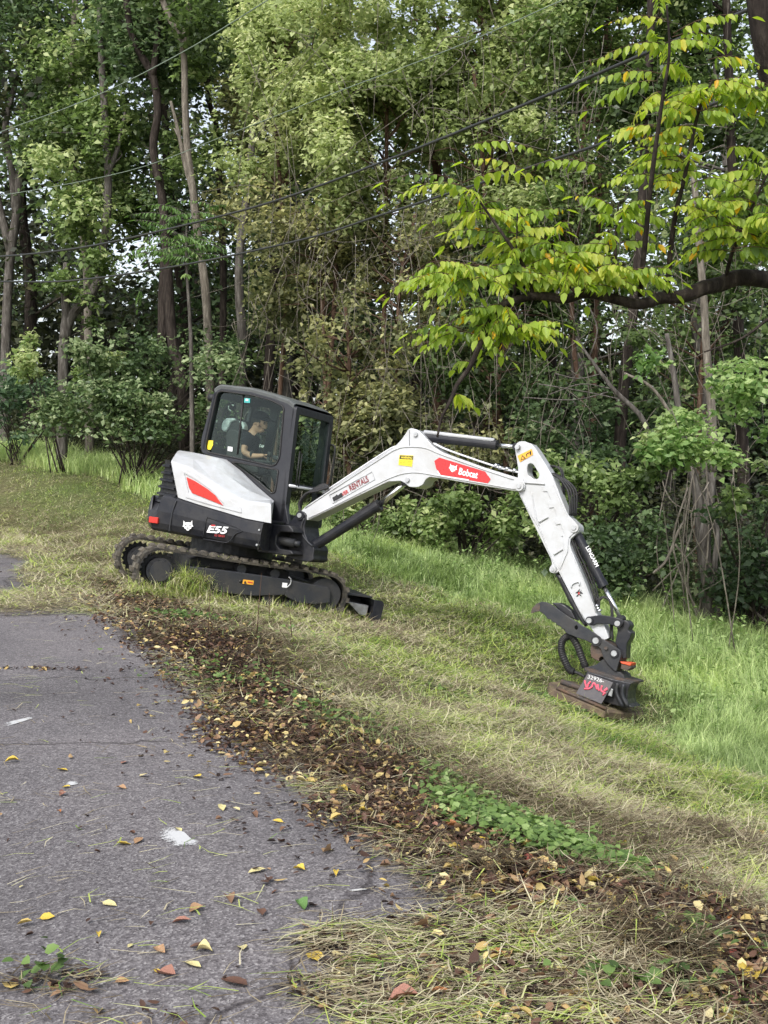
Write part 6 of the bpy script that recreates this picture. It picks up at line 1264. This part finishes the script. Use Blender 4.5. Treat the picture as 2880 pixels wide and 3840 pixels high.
o = tubes('dead_branch', [(smoothpath(p([(2440, 1790), (2420, 1590), (2300, 1460), (2210, 1340), (2160, 1270)], 18.2), 4), np.linspace(.05, .015, 17))]+[(smoothpath(p(q, 18.2), 3), .009) for q in ([(2300, 1460), (2180, 1440), (2060, 1480)], [(2340, 1500), (2200, 1470), (2020, 1440)], [(2260, 1400), (2170, 1420), (2080, 1400)], [(2280, 1470), (2150, 1500), (1960, 1490)], [(2210, 1340), (2240, 1240), (2210, 1150)])], BARK_G); tag(o, 'grey dead branch with bare twigs hanging in the shade at the right', 'branch')
o = tubes('fallen_branch', [(smoothpath(p([(2340, 1400), (2440, 1450), (2520, 1560), (2600, 1700)], 17.5), 4), np.linspace(.02, .03, 13))], BARK_P); tag(o, 'thin pale branch slanting down toward the bare tree', 'branch')
# sapling with pale glossy leaves in front of it
its = scatter_blobs(2380, 2880, 1370, 1720, 14.5, 24, 30, 80, .5)
shrub('sapling with pale glossy green leaves before the bare stem', (2700, 2400), 15, its, 5000, .075, 'bright', 2, .7, name='sapling', r_=.010, spread=.3, barkm=BARK_P)
shrub('small leafy sapling below the glossy one, beside the vines', (2560, 2350), 15.5, scatter_blobs(2440, 2640, 1640, 1760, 15, 8, 25, 50, .3)+scatter_blobs(2740, 2900, 1700, 1900, 15, 8, 25, 50, .3), 2200, .07, 'mid', 2, .6, name='sapling', r_=.008, barkm=BARK_P)
# --- walnut tree leaning in from the right
YW = 7.2
lf = p([(3420, 1180, 7.6), (3150, 1090, 7.5), (2880, 1050, 7.3), (2780, 1040, 7.2), (2700, 1066, 7.2), (2640, 1080, 7.1), (2560, 1112, 7.1), (2480, 1118, 7.1), (2400, 1140, 7.0), (2300, 1120, 7.0), (2200, 1100, 7.0), (2120, 1122, 6.9), (2060, 1112, 6.9), (1985, 1112, 6.9), (1900, 1140, 6.8)], YW)
trk = p([(3500, 2500, 7.8), (3480, 1800, 7.8), (3400, 1200, 7.7), (3180, 800, 7.6), (2960, 400, 7.5), (2880, 120, 7.4), (2850, -150, 7.4), (2820, -600, 7.4)], 7.6)
tb = settle(trk); org = tb[0].copy(); WT = empty('walnut_tree', org, 'tree reaching in from the right with a black limb and bright yellow-green feathery leaves', 'tree')
SP = smoothpath(tb, 5)
tubes('trunk', [(SP, np.interp(np.linspace(0, 1, len(SP)), [0, .5, .8, 1], [.20, .13, .095, .08]))], BARK_D, WT, org, 14, True, .06)
SL = smoothpath(lf, 5); tubes('limb', [(SL, np.interp(np.linspace(0, 1, len(SL)), [0, .35, .6, 1], [.056, .044, .030, .022])), (smoothpath(p([(1985, 1112, 6.9), (1900, 1135, 6.8), (1845, 1190, 6.8), (1800, 1290, 6.7), (1760, 1380, 6.7), (1715, 1440, 6.7), (1690, 1500, 6.6), (1655, 1570, 6.6), (1640, 1640, 6.6)], 6.8), 4), np.linspace(.022, .006, 33)),
    (smoothpath(p([(2000, 1110, 6.9), (1965, 1000, 6.9), (1900, 900, 6.8), (1830, 800, 6.8), (1770, 712, 6.8)], 6.8), 4), np.linspace(.014, .005, 17)),
    (smoothpath(p([(2500, 1110, 7.1), (2525, 850, 7.0), (2568, 660, 6.9), (2620, 417, 6.9), (2672, 300, 6.9)], 6.9), 4), np.linspace(.018, .006, 17)),
    (smoothpath(p([(2310, 1110, 7.0), (2308, 900, 7.0), (2320, 760, 6.9)], 6.9), 4), np.linspace(.012, .005, 9)), (smoothpath(p([(2720, 1055, 7.2), (2745, 950, 7.1), (2820, 780, 7.0), (2900, 600, 7.0)], 7.0), 4), np.linspace(.014, .006, 13)),
    (smoothpath(p([(2400, 1110, 7.0), (2440, 700, 6.7), (2480, 400, 6.6), (2510, 200, 6.5), (2500, 20, 6.5)], 6.8), 4), np.linspace(.016, .005, 17)), (smoothpath(p([(2250, 1105, 7.), (2100, 950, 7.), (2020, 860, 6.9)], 6.8), 4), np.linspace(.010, .004, 9)),
    (smoothpath(p([(1930, 1120, 6.9), (1935, 1010, 6.9), (1940, 800, 6.8)], 6.8), 4), np.linspace(.009, .004, 9)), (smoothpath(p([(2900, 1180, 6.6), (2780, 1270, 6.6), (2640, 1320, 6.6)], 6.8), 4), np.linspace(.009, .004, 9))], BARK_D, WT, org, 9, True, .05)
def cf(a, b, Y=6.8, conv=c2): return (at(*conv(a), Y+rng.uniform(-.1, .1)), at(*conv(b), Y+rng.uniform(-.45, .45)))
its = [cf((1240, 95), (950, 110)), (cf((1250, 145), (1590, 75))), cf((1225, 190), (865, 300)), cf((1245, 160), (1565, 235)), cf((1180, 350), (880, 480)), cf((1400, 260), (1640, 300)), cf((340, 640), (710, 680)), cf((345, 790), (0, 790)), cf((330, 800), (10, 880)), cf((340, 790), (740, 800)),
       cf((960, 730), (610, 730)), cf((600, 730), (345, 700)), cf((1320, 800), (1550, 820)), cf((1400, 350), (1665, 440)), cf((1480, 640), (1670, 700)), cf((1190, 400), (1060, 560)), cf((1190, 60), (1180, -40)), cf((1260, 250), (1330, 420)), cf((1200, 230), (1150, 120)),
       cf((1360, 480), (1200, 440)), cf((1360, 480), (1530, 520)), cf((1300, 700), (1130, 640)), cf((1290, 880), (1480, 900)), cf((340, 830), (370, 960)), cf((1000, 900), (820, 850)), cf((1000, 930), (1180, 940)), cf((430, 900), (570, 960)), cf((430, 900), (260, 1060))]
# many more along the shoots
def along(paths, n_, ln=(.28, .42), upz=(-.35, .15)):
    out = []
    for q in range(n_):
        P = paths[rng.integers(0, len(paths))]; k_ = rng.integers(0, len(P)-1); t = rng.random(); a = P[k_]*(1-t)+P[k_+1]*t; an = rng.uniform(0, 6.28); l_ = rng.uniform(*ln); out.append((a, a+np.array([math.cos(an)*l_, math.sin(an)*l_*.8, rng.uniform(*upz)*l_])))
    return out
PP = [p(q, 6.9) for q in ([(1985, 1112), (1900, 900), (1770, 712)], [(2525, 850), (2620, 417), (2672, 300)], [(2308, 1090), (2308, 800)], [(2745, 950), (2900, 600)], [(2440, 700), (2500, 100)], [(2200, 1050), (2020, 860)], [(1940, 1050), (1940, 800)], [(2700, 300), (2880, 400)], [(2640, 800), (2880, 900)])]
its += along(PP, 165)
PL = [p(q, 6.8) for q in ([(1900, 1140), (1800, 1290), (1700, 1480)], [(1650, 1030), (1880, 1060)], [(2060, 1000), (2400, 1010)], [(1700, 1250), (1850, 1200)], [(1600, 980), (1900, 1000)], [(1980, 1250), (1880, 1180)])]
its += along(PL, 64, (.20, .36), (-.6, .05))
part, ribs = fronds(its, 9, .080, .46, .56, tsd=.17, rach=.0028, hang=1.0, arch=.22)
tag(tubes('leaf_stalks', ribs, BARK_R, WT, org, 4), kind='stuff'); cloud_obj('leaves', [part], FOL['walnut'], WT, org)
# ------------------------------------------------------------------ power lines
WIRE = paint('cable_rubber', (.022, .024, .022), .4, .2, bump=0); WIRE2 = paint('old_copper_wire', (.17, .22, .17), .6, .3, bump=0)
def wire(pts, r_, m, label):
    P = p(pts, 20); S = smoothpath(P, 6); o = tubes('power_line', [(S, r_)], m, None, (0, 0, 0), 8); tag(o, label, 'power line', None)
wire([(-300, 975, 22.5), (0, 962, 21), (260, 935, 19.8), (520, 885, 18.5), (998, 764, 16.5), (1440, 605, 14.5), (1961, 395, 12), (2481, 174, 10.2), (2820, 30, 9.2), (3300, -190, 7.8)], .016, WIRE, 'upper thick black cable running from left centre to top right')
wire([(-300, 1062, 22.5), (0, 1056, 21), (260, 1053, 19.8), (651, 1000, 18), (1128, 900, 16), (1440, 803, 14.5), (1874, 664, 12.4), (2308, 521, 10.8), (2880, 312, 9.2), (3300, 130, 7.8)], .0145, WIRE, 'lower thick black cable running behind the walnut leaves')
wire([(-300, 600, 23), (0, 495, 22), (347, 365, 20.5), (677, 200, 19), (963, 26, 18), (1300, -190, 16.5)], .008, WIRE2, 'highest thin wire crossing the top left corner')
wire([(-300, 760, 23), (0, 733, 22), (477, 642, 20), (859, 503, 18), (1258, 347, 16), (1700, 180, 14), (2200, -40, 12)], .006, WIRE2, 'faint thin wire between the highest wire and the upper cable')
